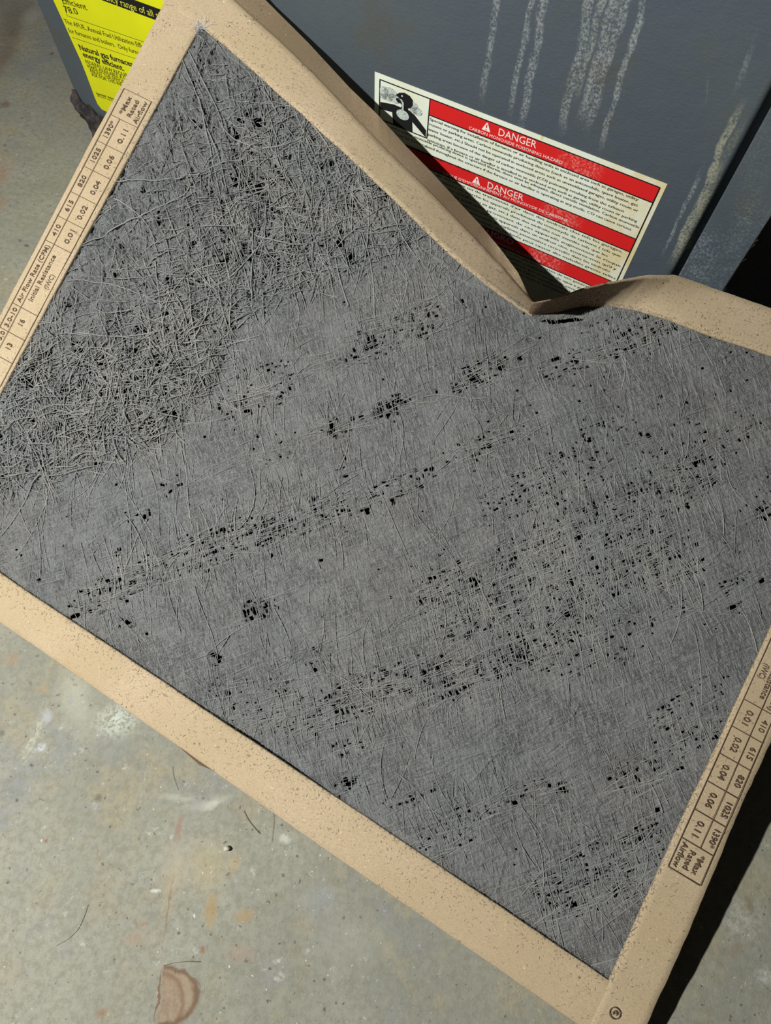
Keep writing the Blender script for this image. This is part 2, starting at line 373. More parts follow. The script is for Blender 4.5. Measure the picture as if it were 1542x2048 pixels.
wbox('cabinet_body', -.688, .036, .004, ZT - .004, WALL + .012, WALL + .55, M_PAINT)
# door panel: one sheet with rounded edges and a slightly crumpled lower left corner
wbox('door_panel', -.7005, -.0028, .026, ZT, WALL, WALL + .0115, M_PAINT, .004)
wbox('corner_post', .0022, .0388, .003, ZT, WALL + .0005, WALL + .0115, M_PAINT, .0012)
# torn, chipped edge of the post
vs = []; fs = []
rr = random.Random(5); nseg = 90
for i in range(nseg + 1):
    z = .02 + .20 * i / nseg
    r = rr.uniform(.0004, .0022) if .06 < z < .17 else rr.uniform(.0001, .0006)
    vs += [wp(.0386, z, WALL + .0004), wp(.0386 + r, z + rr.uniform(-.0006, .0006), WALL + .003 + rr.uniform(-.001, .001)), wp(.0386, z, WALL + .006)]
for i in range(nseg):
    a = 3 * i
    fs += [(a, a + 1, a + 4, a + 3), (a + 1, a + 2, a + 5, a + 4)]
M_EDGE = plain('chipped_edge', (96, 86, 78), .8)
fur(poly_obj('chipped_edge', vs, fs, M_EDGE))
# crumpled lower left corner
def corner():
    rr = random.Random(11); nu, nv = 34, 16; vs = []
    for i in range(nu):
        for j in range(nv):
            t, w = i / (nu - 1), j / (nv - 1)
            s = -.7005 + .16 * t; z = (.026 + .026 * math.exp(-t * 7) * (1 + .25 * math.sin(t * 60))) * w
            edge = math.exp(-t * 9)
            dn = edge * (.006 * math.sin(w * 7 + t * 14) + rr.uniform(-.0018, .0018)) - edge * .006 * (1 - w)
            s2 = s + edge * (.010 * (1 - w) ** 2 + rr.uniform(-.0012, .0012)) + (.006 * math.exp(-((w - .62) / .12) ** 2) * edge)
            vs.append(wp(s2, z + .0008 + edge * .003 * (1 - w) * math.sin(t * 40), WALL - .0012 - edge * .003 * abs(math.sin(w * 9 + t * 30)) + min(dn, .001)))
    return mesh_obj('crumpled_corner', vs, grid_faces(nu, nv), M_CORNER, smooth=True)
fur(corner())
wbox('base_sheet', -.555, -.0028, .001, .0265, WALL + .0012, WALL + .0115, M_PAINT)

# ------------------------------------------------------------------ lettering
_cache = {}
def glyphs(text, bold=0.0):
    key = (text, bold)
    if key not in _cache:
        cu = bpy.data.curves.new('t', 'FONT'); cu.body = text; cu.size = 1.0; cu.resolution_u = 2; cu.offset = bold
        ob = bpy.data.objects.new('t', cu); SC.collection.objects.link(ob)
        dg = bpy.context.evaluated_depsgraph_get(); me = ob.evaluated_get(dg).to_mesh()
        v = np.array([x.co[:] for x in me.vertices]); f = [tuple(p.vertices) for p in me.polygons]
        ob.evaluated_get(dg).to_mesh_clear(); bpy.data.objects.remove(ob); bpy.data.curves.remove(cu)
        _cache[key] = (v[:, :2], f)
    return _cache[key]
CAP = .72      # cap height of the built-in font at size 1
class Print:
    def __init__(s, place): s.v = []; s.f = []; s.place = place
    def shape(s, pts, faces):
        b = len(s.v); s.v += [s.place(*p) for p in pts]; s.f += [tuple(i + b for i in f) for f in faces]
    def text(s, t, x, y, h, width=None, dirv=(1, 0), upv=(0, 1), bold=0., align=0.):
        v, f = glyphs(t, bold)
        w = v[:, 0].max(); sy = h / CAP; sx = (width / w) if width else sy
        x0 = -align * w * sx
        s.shape([(x + dirv[0] * (x0 + a * sx) + upv[0] * b * sy, y + dirv[1] * (x0 + a * sx) + upv[1] * b * sy) for a, b in v], f)
    def line(s, x0, y0, x1, y1, w, seg=1):
        L = math.hypot(x1 - x0, y1 - y0); nx_, ny_ = -(y1 - y0) / L * w / 2, (x1 - x0) / L * w / 2
        p = []
        for i in range(seg + 1):
            t = i / seg; x, y = x0 + (x1 - x0) * t, y0 + (y1 - y0) * t
            p += [(x + nx_, y + ny_), (x - nx_, y - ny_)]
        s.shape(p, [(2 * i, 2 * i + 1, 2 * i + 3, 2 * i + 2) for i in range(seg)])
    def poly(s, pts): s.shape(pts, [tuple(range(len(pts)))])
    def ellipse(s, x, y, rx, ry, n=24): s.poly([(x + rx * math.cos(2 * math.pi * i / n), y + ry * math.sin(2 * math.pi * i / n)) for i in range(n)])
    def build(s, name, mat, par):
        o = poly_obj(name, s.v, s.f, mat); o.parent = par
        if par.parent is not None or par.type != 'EMPTY': o.matrix_parent_inverse = Matrix.Identity(4)
        return o

# ---- warning label, laid out in centimetres: x right, y down from its top left corner
T0 = onw(750, 143); T1 = onw(1335, 368)
LX = (T1 - T0); LABW = np.linalg.norm(LX) * 100; LX /= np.linalg.norm(LX)
LY = np.cross(LX, -N); LY /= np.linalg.norm(LY)
if LY[2] > 0: LY = -LY
def lab(h): return lambda x, y: T0 + LX * (x / 100) + LY * (y / 100) - N * h
def lc(x, y):
    P = onw(x, y) - T0; return (P @ LX) * 100, (P @ LY) * 100
LABH = 17.2
q = Nodes('label_paper'); q.b.inputs['Specular IOR Level'].default_value = .4; c = q.coord()
dx = q.n('ShaderNodeVectorMath', operation='DOT_PRODUCT'); q.l(c, dx.inputs[0]); dx.inputs[1].default_value = tuple(D)
col = q.mix(q.ramp(q.noise(c, 30, 4), .35, .7), srgb(230, 238, 224), srgb(226, 230, 204))
edge = q.ramp(q.math('ADD', dx.outputs['Value'], q.math('MULTIPLY', q.noise(q.mapv(c, sc=(1, 1, .35)), 55, 4), .05)), -.070, -.018)
col = q.mix(q.math('MULTIPLY', edge, q.ramp(q.noise(q.mapv(c, sc=(1, 1, .4)), 70, 4), .38, .62, .25, .85)), col, srgb(222, 204, 148))
col = q.mix(q.math('MULTIPLY', q.ramp(q.noise(c, 190, 3), .68, .74), .8), col, srgb(204, 190, 84))
M_LABEL = q.fin(col, .45, q.bump(q.noise(c, 120, 3), .08, .001))
q = Nodes('label_red'); c = q.coord()
wr = q.ramp(q.noise(q.mapv(c, sc=(1, 1, 1)), 480, 4, .8), .47, .6)
dx = q.n('ShaderNodeVectorMath', operation='DOT_PRODUCT'); q.l(c, dx.inputs[0]); dx.inputs[1].default_value = tuple(D)
zz = q.n('ShaderNodeSeparateXYZ'); q.l(c, zz.inputs[0])
sm = onw(1155, 330) @ D; 
wm = q.ramp(q.math('ABSOLUTE', q.math('SUBTRACT', q.math('ADD', dx.outputs['Value'], q.math('MULTIPLY', q.math('SUBTRACT', zz.outputs[2], .14), -.05)), sm)), .022, .008)
col = q.mix(q.math('MULTIPLY', wr, q.math('MULTIPLY', wm, .65)), srgb(214, 38, 38), srgb(232, 150, 140))
M_RED = q.fin(col, .5)
LABEL = poly_obj('warning_label', [lab(0)(0, 0), lab(0)(LABW, 0), lab(0)(LABW, LABH), lab(0)(0, LABH), lab(.0004)(0, 0), lab(.0004)(LABW, 0), lab(.0004)(LABW, LABH), lab(.0004)(0, LABH)],
                 [(3, 2, 1, 0), (4, 5, 6, 7), (0, 1, 5, 4), (1, 2, 6, 5), (2, 3, 7, 6), (3, 0, 4, 7)], M_LABEL)
adopt(LABEL, FUR); LABEL['label'] = 'white sticker with red danger bands and a pictogram of a person breathing fumes'
H1, H2, H3 = .0006, .0008, .0010
def fin_print(p, name, mat, label=None):
    o = poly_obj(name, p.v, p.f, mat); o.parent = LABEL
    if label: o['label'] = label
    return o
    return o
xr = lc(1320.7, 374)[0]; xpl, ypt = lc(760.6, 157.8); xpr = lc(861, 197)[0]; ypb = lc(851, 274)[1]
b1t, b1b = lc(1100, 286)[1], lc(1305, 404)[1]
b1t = lc(1320.7, 374)[1]; b1b = lc(1305, 404)[1]; b2t = lc(1272, 477)[1]; b2b = lc(1259.6, 500)[1]; b3t = lc(1219, 563)[1] ; bw = b1b - b1t
pitch = b2t - b1t; b3t = b2t + pitch
for (t, x0) in ((b1t, xpr), (b2t, xpl), (b3t, xpl)):
    p = Print(lab(H1)); p.poly([(x0, t), (x0, t + bw), (xr, t + bw), (xr, t)]); fin_print(p, 'red_band', M_RED)
p = Print(lab(H2)); lw = .09
for x0, y0, x1, y1 in [(xpl, ypt, xpr, ypt), (xpl, ypt, xpl, LABH - .5), (xpr, ypt, xpr, ypb), (xpl, ypb, xpr, ypb), (xpr, b1t, xr, b1t), (xr, b1t, xr, LABH - .5), (xpr, b1b, xr, b1b),
                       (xpl, b2t, xr, b2t), (xpl, b2t + bw, xr, b2t + bw), (xpl, b3t, xr, b3t), (xpl, b3t + bw, xr, b3t + bw)]:
    p.line(x0, y0, x1, y1, lw)
fin_print(p, 'black_rules', M_BLACKINK)
# pictogram: figure with head turned left, open mouth, windpipe and lungs, clouds of fume
def box_map(fx, fy): return xpl + (xpr - xpl) * fx, ypt + (ypb - ypt) * fy
q = Nodes('stipple'); c = q.coord()
M_STIP = q.fin(q.mix(q.ramp(q.noise(c, 1500, 2, .6), .47, .53), srgb(150, 160, 156), srgb(214, 224, 214)), .6)
def outline(pts): return [box_map(*a) for a in pts]
p = Print(lab(H2))
for cxx, cyy, rx, ry in [(.09, .26, .09, .15), (.22, .22, .13, .13), (.30, .33, .12, .11), (.08, .38, .07, .07), (.17, .36, .10, .09)]:
    p.ellipse(*box_map(cxx, cyy), rx * (xpr - xpl), ry * (ypb - ypt))
for cxx, cyy, rx, ry in [(.68, .32, .10, .10), (.77, .42, .10, .10), (.66, .44, .10, .09)]:
    p.ellipse(*box_map(cxx, cyy), rx * (xpr - xpl), ry * (ypb - ypt))
fin_print(p, 'fume_cloud', M_STIP)
p = Print(lab(H3)); 
p.poly(outline([(.33, .22), (.40, .13), (.50, .085), (.60, .11), (.67, .19), (.68, .30), (.64, .40), (.56, .45), (.48, .44), (.43, .38), (.38, .385), (.335, .33), (.35, .28), (.41, .27), (.37, .245)]))
p.poly(outline([(.46, .42), (.58, .42), (.60, .50), (.44, .50)]))
p.poly(outline([(.02, .54), (.30, .47), (.46, .475), (.62, .475), (.72, .53), (.97, .80), (.97, .98), (.68, .72), (.70, 1.0), (.30, 1.0), (.27, .68), (.02, .72)]))
fin_print(p, 'figure', M_BLACKINK)
p = Print(lab(H3 + .0003)); p.ellipse(*box_map(.49, .64), .13 * (xpr - xpl), .125 * (ypb - ypt))
p.poly(outline([(.40, .275), (.46, .27), (.50, .34), (.505, .54), (.47, .54), (.465, .36), (.44, .30)])); fin_print(p, 'lungs', M_STIP)
p = Print(lab(H3 + .0003)); p.ellipse(*box_map(.46, .18), .015 * (xpr - xpl), .02 * (ypb - ypt)); fin_print(p, 'eye', M_WHITEINK)

def along(p, t, a, b, cap, x_from=None, bold=0.):
    """text between two places given where its baseline starts and ends"""
    (x0, y0), (x1, y1) = a, b
    L = math.hypot(x1 - x0, y1 - y0); dx_, dy_ = (x1 - x0) / L, (y1 - y0) / L
    p.text(t, x0, y0, cap, L, (dx_, dy_), (dy_, -dx_), bold)
e3 = lc(1026, 489)
def tri(p, x, y, s): p.poly([(x - s * .62, y + s * .5), (x + s * .62, y + s * .5), (x + s * .08, y - s * .55), (x - s * .08, y - s * .55)])
for t_, a_, b_ in (('DANGER', lc(996, 269), lc(1072.5, 296)), ('DANGER', lc(974, 374), lc(1046.5, 401)), ('PELIGRO', (e3[0] - 3.7, e3[1]), e3)):
    pw = Print(lab(H2)); along(pw, t_, a_, b_, .60); fin_print(pw, 'danger_heading', M_WHITEINK)
e = lc(1081, 524)
for t_, a_, b_ in (('CARBON MONOXIDE POISONING HAZARD', lc(938, 257), lc(1125, 328)), ("RISQUE D'EMPOISONNEMENT AU MONOXYDE DE CARBONE", lc(886, 347), lc(1135, 443)),
                   ('ENVENENAMIENTO POR MONOXIDO DE CARBONO', (e[0] - 9.3, e[1]), e)):
    pw = Print(lab(H2)); along(pw, t_, a_, b_, .26); fin_print(pw, 'hazard_line', M_WHITEINK)
for (a_, b_) in (lc(974, 253), lc(954, 360), (e3[0] - 4.2, e3[1] - .2)):
    pw = Print(lab(H2)); tri(pw, a_, b_, .62); fin_print(pw, 'warning_triangle', M_WHITEINK)
    p = Print(lab(H2 + .0002)); p.line(a_, b_ - .2, a_, b_ + .06, .09); p.ellipse(a_, b_ + .2, .05, .05, 8); fin_print(p, 'exclamation_mark', M_RED)
pk = Print(lab(H2)); xl6 = xpl + .12
lines = [
 ('Special warning for installation of furnaces or air handling units in enclosed area such as garages, utility', (860, 239), (1276, 401)),
 ('rooms or parking areas. Carbon monoxide producing devices (such as an automobile, space heater, gas', (859, 249), (1275, 412)),
 ('water heater, etc.) Should not be operated in enclosed areas such as unventilated garages, utility room or', (857, 259), (1276, 423)),
 ('parking areas because of the danger of carbon monoxide (CO) poisoning resulting from the exhaust', (856, 269), (1248, 424)),
 ('emissions. If a furnace or air handler is installed in an enclosed area such as garage, utility room or parking', (855, 280), (1274, 444)),
 ('areas and a carbon monoxide producing device is operated therein, there must be adequate, direct outside ventilation. Carbon monoxide', None, (1278, 456)),
 ('emissions can be (re)circulated throughout the structure if the furnace or air handler is operating in any mode. CO can cause serious', None, (1262, 460)),
 ('permanent brain damage or death.', None, (944, 346))]
for t, a, b in lines:
    B = lc(*b); A = lc(*a) if a else (xl6, B[1] - .001 * (B[0] - xl6) + 0.0)
    along(pk, t, A, B, .23)
fr = [("L'installation d'appareils de chauffage ou de traitement d'air dans des endroits clos tels les garages,", (1246, 502)),
      ("n'est pas permise. Veuillez de mettre en marche les appareils produisant du monoxyde de carbone ( tels que", (1242, 511)),
      ("l'automobile, le chauffe-terrasse, les chauffe-eau au gaz, etc.) dans des endroits non ventil\u00e9s tels que les", (1216, 511)),
      ("garages car les \u00e9missions de gaz polluants provenant de ces appareils augmentent le risque", (1242, 531)),
      ("d'empoisonnement. Si vous devez faire fonctionner ces appareils dans un endroit clos, assurez-vous qu'il y", (1233, 537)),
      ("ait une ventilation directe. Les \u00e9missions de monoxyde de carbone peuvent\u00eatre recircul\u00e9s dans les endroits", (1221, 541)),
      ("habit\u00e9s lors de tout fonctionnement. Le monoxyde de carbone peut causer des maladies graves telles", (1232, 555))]
ybase = b2t + bw + .36
for i, (t, b) in enumerate(fr):
    B = lc(*b); y = ybase + i * .447
    along(pk, t, (xl6, y), (B[0], y), .23)
es = ["Advertencia especial para la instalaci\u00f3n en \u00e1reas encerradas tales como, garajes, cuartos de uso general o \u00e1reas",
      "de estacionamiento. Los aparatos como carros, calentadores de espacio y calentadores de agua a gas no deben",
      "usarse en \u00e1reas encerradas, garajes, cuartos de uso general sin ventilaci\u00f3n por el peligro de envenenamiento",
      "que resulta de las emisiones. Si se instala en un lugar cerrado debe haber ventilaci\u00f3n adecuada y",
      "directa al exterior. Las emisiones de monoxido pueden recircularse por toda la estructura si el calentador",
      "y el aire est\u00e1n encendidos de cualquier modo."]
ybase = b3t + bw + .36
for i, t in enumerate(es):
    y = ybase + i * .447
    along(pk, t, (xl6, y), (xr - (.35, .2, .5, 1.4, .3, 9)[i], y), .23)
fin_print(pk, 'small_print', M_BLACKINK)['kind'] = 'stuff'

# ---- yellow energy sticker
Y0 = onw(120, 30)
yax = onw(263, 131.8) - onw(160.8, 98.6); yax /= np.linalg.norm(yax)
yay = np.cross(yax, -N); yay /= np.linalg.norm(yay)
if yay[2] > 0: yay = -yay
def yel(h): return lambda x, y: Y0 + yax * (x / 100) + yay * (y / 100) - N * h
def yc(x, y):
    P = onw(x, y) - Y0; return (P @ yax) * 100, (P @ yay) * 100
q = Nodes('yellow_paper'); q.b.inputs['Specular IOR Level'].default_value = .35; c = q.coord()
M_YEL = q.fin(q.mix(q.ramp(q.noise(c, 12, 3), .3, .7), srgb(224, 226, 20), srgb(214, 216, 16)), .45, q.bump(q.noise(c, 40, 2), .1, .002))
pts = [yc(*a) for a in [(107.6, 0), (126, 40), (145, 83), (162, 120), (173, 148), (182, 172), (190, 194), (196, 208), (204, 218), (214, 223)]]
x0, y0 = pts[0]; x9, y9 = pts[-1]
pts = [(x0 - (pts[1][0] - x0) * .8 - .02, y0 - 9.)] + pts + [(x9 + 1, y9 + .12), (x9 + 16.5, y9 + .12), (x9 + 17, y0 - 9.)]
k = len(pts)
YEL = poly_obj('energy_label', [yel(.0002)(*a) for a in pts] + [yel(.0006)(*a) for a in pts],
               [tuple(range(k, 2 * k)), tuple(reversed(range(k)))] + [(i, (i + 1) % k, k + (i + 1) % k, k + i) for i in range(k)], M_YEL)
adopt(YEL, FUR); YEL['label'] = 'bright yellow energy guide sticker with black print'
p = Print(yel(.0008))
def yl(t, a, b, cap, bold=0., full=None):
    A, B = yc(*a), yc(*b)
    if full:     # the line goes on behind the filter: scale it by the part in view
        w0 = glyphs(t, bold)[0][:, 0].max(); w1 = glyphs(full, bold)[0][:, 0].max(); r = w1 / w0
        B = (A[0] + (B[0] - A[0]) * r, A[1] + (B[1] - A[1]) * r); t = full
    along(p, t, A, B, cap, bold=bold)
yl('Efficient', (126, 5.5), (176, 20), .60)
yl('78.0', (131.5, 24), (158.5, 29), .60)
yl('The AFUE, Annual Fuel Utilization Eff', (131.5, 46), (284, 95), .46, full='The AFUE, Annual Fuel Utilization Efficiency, is the measure')
yl('for furnaces and boilers.  Only furn', (139.5, 64), (276, 108), .46, full='for furnaces and boilers.  Only furnaces fueled by natural gas')
yl('Natural gas furnace', (160.8, 98.6), (263, 132), .58, .022, full='Natural gas furnaces that have higher')
yl('energy efficient.', (168, 112.5), (250, 141.5), .58, .022)
yl('FEDERAL LAW REQUI', (173, 126), (253, 153), .40, full='FEDERAL LAW REQUIRES THE SELLER TO')
yl('MAKE AVAILABLE A', (177, 135), (246.4, 157.5), .40, full='MAKE AVAILABLE A FACT SHEET OR')
yl('ABOUT THE EFFIC', (181.5, 143), (245, 165), .40, full='ABOUT THE EFFICIENCY AND COST')
yl('ASK FOR THIS IN', (185, 151), (242.5, 171), .40, full='ASK FOR THIS INFORMATION')
yl('Important:  Rem', (194, 187.5), (226, 198), .24, .02, full='Important:  Removal of this label')
yl('(Revised  by th', (196, 192), (226, 202), .20, full='(Revised  by the retailer)')
def ln(a, b, w=.04): p.line(*yc(*a), *yc(*b), w)
ln((124.5, -5), (135, 30.6)); 
def ext(a, b, k): return (b[0] + (b[0] - a[0]) * k, b[1] + (b[1] - a[1]) * k)
ln((135, 30.6), ext((135, 30.6), (288, 83), .8)); ln((145.3, 74), ext((145.3, 74), (268.5, 115.4), .8))
A, B = yc(206, 0), yc(311, 39); hh_ = 1.12
A2 = (A[0] - 1.2, A[1] - 1.2 * (B[1] - A[1]) / (B[0] - A[0])); B2 = (B[0] + 6, B[1] + 6 * (B[1] - A[1]) / (B[0] - A[0]))
p.poly([A2, B2, (B2[0], B2[1] - hh_), (A2[0], A2[1] - hh_)])
o = p.build('black_print', M_BLACKINK, YEL)
p = Print(yel(.0010)); w0 = glyphs('ency range of all', 0)[0][:, 0].max()
A, B = yc(212, -1), yc(309, 33); r = glyphs('ency range of all similar models', 0)[0][:, 0].max() / w0
along(p, 'ency range of all similar models', A, (A[0] + (B[0] - A[0]) * r, A[1] + (B[1] - A[1]) * r), .60)
o = p.build('yellow_lettering', M_YELLOWINK, YEL)

# ------------------------------------------------------------------ the filter
FLT = root('furnace_filter', D * (LU + .31) + N * (LN + .01), 'dirty grey air filter in a dented tan cardboard frame leaning on the furnace', 'air filter')
cm = .01
def curve(tab): a = np.array(tab) * cm; return lambda x: np.interp(x, a[:, 0], a[:, 1])
vi = curve([(0, 48.2), (3.1, 47.85), (5.8, 47.3), (13.4, 45.3), (19.8, 43.5), (28.8, 40.7), (33.5, 39.7), (35.5, 39.4), (36.5, 39.35), (38, 40.4), (39.4, 41.7), (41, 42.8), (42.7, 43.5), (45, 44.0), (49.1, 44.6), (52.7, 45.2), (60.5, 46.8), (64, 47.3)])
vo = curve([(-1, 52.9), (0, 52.5), (4.7, 50.9), (9, 49.7), (13.4, 48.3), (20.2, 45.9), (26.4, 43.9), (32.7, 41.7), (35.0, 40.7), (36.1, 40.25), (37.3, 41.35), (38.8, 43.1), (40.2, 44.4), (42.4, 46.3), (44.1, 47.3), (47, 47.8), (51.3, 48.5), (57, 49.7), (64, 50.9)])

def wob(n, a, seed):
    r = np.random.default_rng(seed); x = np.linspace(0, 1, n); y = np.zeros(n)
    for f, s in ((7, 1), (17, .5), (41, .35), (110, .25)): y += s * np.interp(x, np.linspace(0, 1, f), r.normal(size=f))
    return y * a
FRAMEM = None
def flange(name, P_in, P_out, n, back=None, mat=M_CARD, hin=None, hout=None, sidemat=None, kin=None, kout=None):
    """P_in, P_out: (n,2) filter coordinates of the inner and outer edges; section = lip, face, rounded crease, side wall"""
    uin, vin = P_in[:, 0], P_in[:, 1]; uo, vo_ = P_out[:, 0], P_out[:, 1]
    hin = np.zeros(n) if hin is None else hin; hout = np.zeros(n) if hout is None else hout
    kin = kfield(uin, vin) if kin is None else kin; kout = kfield(uo, vo_) if kout is None else kout
    cols = []; hw = wob(n, .00014, n)
    cols.append(surf(uin, vin, hin - .0016 + hw, kin)); cols.append(surf(uin, vin, hin - .0001 + hw, kin))
    m = 7
    for i in range(m + 1):
        t = i / m; tt = .012 + t * .965
        cols.append(surf(uin + (uo - uin) * tt, vin + (vo_ - vin) * tt, hin * (1 - t) + hout * t + .0003 + hw * (1 - t), kin * (1 - t) + kout * t))
    cols.append(surf(uo, vo_, hout - .0006, kout))
    nf = len(cols)
    if back is None:
        for t in (.15, .5, .85, 1.): cols.append(surf(uo, vo_, hout - TH * t + .0004, kout))
    else:
        f = cols[-1]
        for t in (.12, .5, .85, 1.): cols.append(f * (1 - t) + back * t)
    # folded-in back lip
    du = (uin - uo); dvv = (vin - vo_)
    if back is None: cols.append(surf(uo + du * .8, vo_ + dvv * .8, hout - TH + .0008, kout))
    V = np.stack(cols, 1); k = V.shape[1]
    o = mesh_obj(name, V, grid_faces(n, k), mat, smooth=True)
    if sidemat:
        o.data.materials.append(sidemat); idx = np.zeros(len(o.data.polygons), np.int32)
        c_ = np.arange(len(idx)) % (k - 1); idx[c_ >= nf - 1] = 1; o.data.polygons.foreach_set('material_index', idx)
    o.data.shade_smooth() if hasattr(o.data, 'shade_smooth') else None
    adopt(o, FLT); return o
def seg(a, b, n): t = np.linspace(0, 1, n)[:, None]; return np.array(a) * (1 - t) + np.array(b) * t

n = 260
# lower long side (lies on the floor)
Pi = seg((.030, .0315), (.605, .0315), n); Po = seg((-.001, 0), (.6045, 0.0005), n)
Pi[:, 1] += wob(n, .00022, 3); Po[:, 1] += wob(n, .0002, 4)
LB = flange('frame_side', Pi, Po, n)
LB['label'] = 'lower long cardboard side resting on the floor'
# right short side with the printed table
Pi = seg((.6045, -.0005), (.607, .470), n); Po = seg((.6325, -.0008), (.638, .505), n)
Pi[:, 0] += wob(n, .00025, 5); Po[:, 0] += wob(n, .0004, 6)
tt = np.linspace(0, 1, n)
Pi[:, 0] -= .0008 * np.sin(tt * math.pi)
BR = flange('frame_side', Pi, Po, n, hout=-.0012 + wob(n, .0005, 9)); BR['label'] = 'right short cardboard side with scuffed outer edge and printed airflow table'
# left short side
Pi = seg((.0275, .03), (.032, .479), n); Po = seg((-.0055, .0), (-.003, .513), n)
Pi[:, 0] += wob(n, .0002, 7); Po[:, 0] += wob(n, .00025, 8)
TL = flange('frame_side', Pi, Po, n); TL['label'] = 'left short cardboard side with printed airflow table'
# upper long side, left of the dent: its outer wall is splayed open
n = 240
u = np.linspace(-.004, .3655, n); Pi = np.stack([u, vi(u) + wob(n, .0003, 12)], -1)
u2 = np.linspace(-.010, .3612, n); Po = np.stack([u2, vo(u2) + wob(n, .0003, 13)], -1)
u3 = np.linspace(0, 1, n)
kb = -.034 * sstep(.05, .36, u2)
front = surf(Po[:, 0], Po[:, 1], -.0006, kfield(Po[:, 0], Po[:, 1]) + kb)
fpx = project(front)
bk = np.array([(420, -125), (531, 0), (616, 85), (700, 176), (756, 230), (810, 290), (864, 345), (914, 400), (961, 450), (1001, 498), (1036, 545), (1053, 581), (1063, 602)], float)
fr_ = np.array([(377, -94), (471, 0), (577, 100), (700, 230), (763, 293), (811, 340), (843, 373), (880, 406), (942, 467), (1001, 531), (1030, 562), (1053, 588), (1062, 601)], float)
s_ = fpx[:, 0]; bx = np.interp(s_, fr_[:, 0], bk[:, 0]); by = np.interp(s_, fr_[:, 0], bk[:, 1])
nfr = front @ N
nb = np.minimum(WALL - .011, nfr + .024)
nb = nb * (1 - sstep(.30, .361, u2)) + (nfr + .003) * sstep(.30, .361, u2)
back = np.array([CAM + ray(a, b) * (c_ / (ray(a, b) @ N)) for a, b, c_ in zip(bx, by, nb)])
TR = flange('frame_side', Pi, Po, n, back=back, sidemat=M_SIDESHADE, kout=kfield(Po[:, 0], Po[:, 1]) + kb)
TR['label'] = 'upper long cardboard side left of the dent, outer wall splayed open'
# upper long side, right of the dent: twisted up out of plane
n = 200
u = np.linspace(.3625, .607, n); Pi = np.stack([u, vi(u) + wob(n, .0003, 14) - .001], -1)
u2 = .3608 + (np.linspace(0, 1, n)) * (.638 - .3608); Po = np.stack([u2, vo(u2) + wob(n, .0003, 15)], -1)
bump = (1 - sstep(.395, .475, u2)); 
ko = .014 + .056 * bump * sstep(.356, .372, u2) - .014 * sstep(.42, .5, u2)
f0 = surf(Po[:, 0], Po[:, 1], -.0006, ko); reg = surf(Po[:, 0], Po[:, 1], -TH, ko)
beh = CAM + (f0 - CAM) * 1.03; bb = np.clip(bump * 1.3, 0, 1)[:, None]
TR2 = flange('frame_side', Pi, Po, n, kout=ko, kin=kfield(Pi[:, 0], Pi[:, 1]) - .004 * bump, back=reg * (1 - bb) + beh * bb)
TR2['label'] = 'upper long cardboard side right of the dent, buckled and twisted'
ncol = len(TR2.data.vertices) // n
dust_shade = (1 - sstep(.383, .428, u2))[:, None] * np.ones((1, ncol)); cc = np.linspace(1, 0, 10)  # amount of dust and painted shade, fading out right of the dent
dust_shade[:, :10] = np.clip(dust_shade[:, :10] + (.35 * cc - .1)[None, :] * (1 - sstep(.40, .45, u2))[:, None], 0, 1)
at = TR2.data.attributes.new('dust_shade', 'FLOAT', 'POINT'); at.data.foreach_set('value', dust_shade.astype(np.float32).ravel())
TR2.data.materials[0] = M_CARDDENT

# printed tables on the two short sides
def table(par, place, rows, u_out, u_mid, u_in, du_dir, reflect):
    """rows: places of the cross lines along the side, top cell first"""
    p = Print(place); w = .00052
    sgn = -1 if reflect else 1
    p.line(u_out, rows[0], u_out, rows[-1], w, 60); p.line(u_in, rows[0], u_in, rows[-1], w, 60); p.line(u_mid, rows[1], u_mid, rows[-1], w * .85, 50)
    for i, r in enumerate(rows):
        p.line(u_out, r, u_in, r, w, 6)
    dirv = (0, sgn); upv = (-sgn, 0)
    def put(t, u, v, h, width=None, bold=.008): p.text(t, u - upv[0] * h * .06, v, h * 1.1, width * 1.06, dirv, upv, bold + .001, .5)
    um = lambda f: u_out + (u_in - u_out) * f
    vc = lambda i: (rows[i] + rows[i + 1]) / 2
    k = abs(rows[1] - rows[2]) / .0229
    put('*Max', um(.36), vc(0), .0036, .0145 * k); put('Rated', um(.63), vc(0), .0036, .0138 * k); put('Airflow', um(.90), vc(0), .0036, .0180 * k)
    for i, (a, b) in enumerate([('1390*', '0.11'), ('1025', '0.06'), ('820', '0.04'), ('615', '0.02'), ('410', '0.01')]):
        put(a, um(.25), vc(i + 1), .0036, (.0140 if i == 0 else .0122 if i == 1 else .0092) * k); put(b, um(.76), vc(i + 1), .0040, .0112 * k, .009)
    put('Air Flow Rate (CFM)', um(.24), vc(6), .0037, .0475 * k); put('Initial Resistance', um(.59), vc(6), .0038, .0385 * k, .009); put('(IWC)', um(.87), vc(6), .0038, .0120 * k, .009)
    put('3.0-10', um(.25), vc(7), .0036, .0160 * k); put('16', um(.68), vc(7), .0042, .0058 * k, .012)
    put('1.0-3.0', um(.25), vc(8), .0036, .0165 * k); put('13', um(.68), vc(8), .0042, .0058 * k, .012)
    o = poly_obj('printed_table', p.v, p.f, M_INK); o.parent = par; return o
def onside(h): return lambda u, v: surf(np.array(u), np.array(v), h)
rows = [.4085, .3855, .3625, .3398, .3173, .2957, .2743, .2181, .1963, .1757, .155]
table(TL, lambda u, v: surf(np.array(u), np.array(v), .0009), rows, .0008, .0095, .0262, 1, False)
rowsB = [.1057, .1250, .1440, .1632, .1824, .2016, .2208, .266, .284, .303, .322]
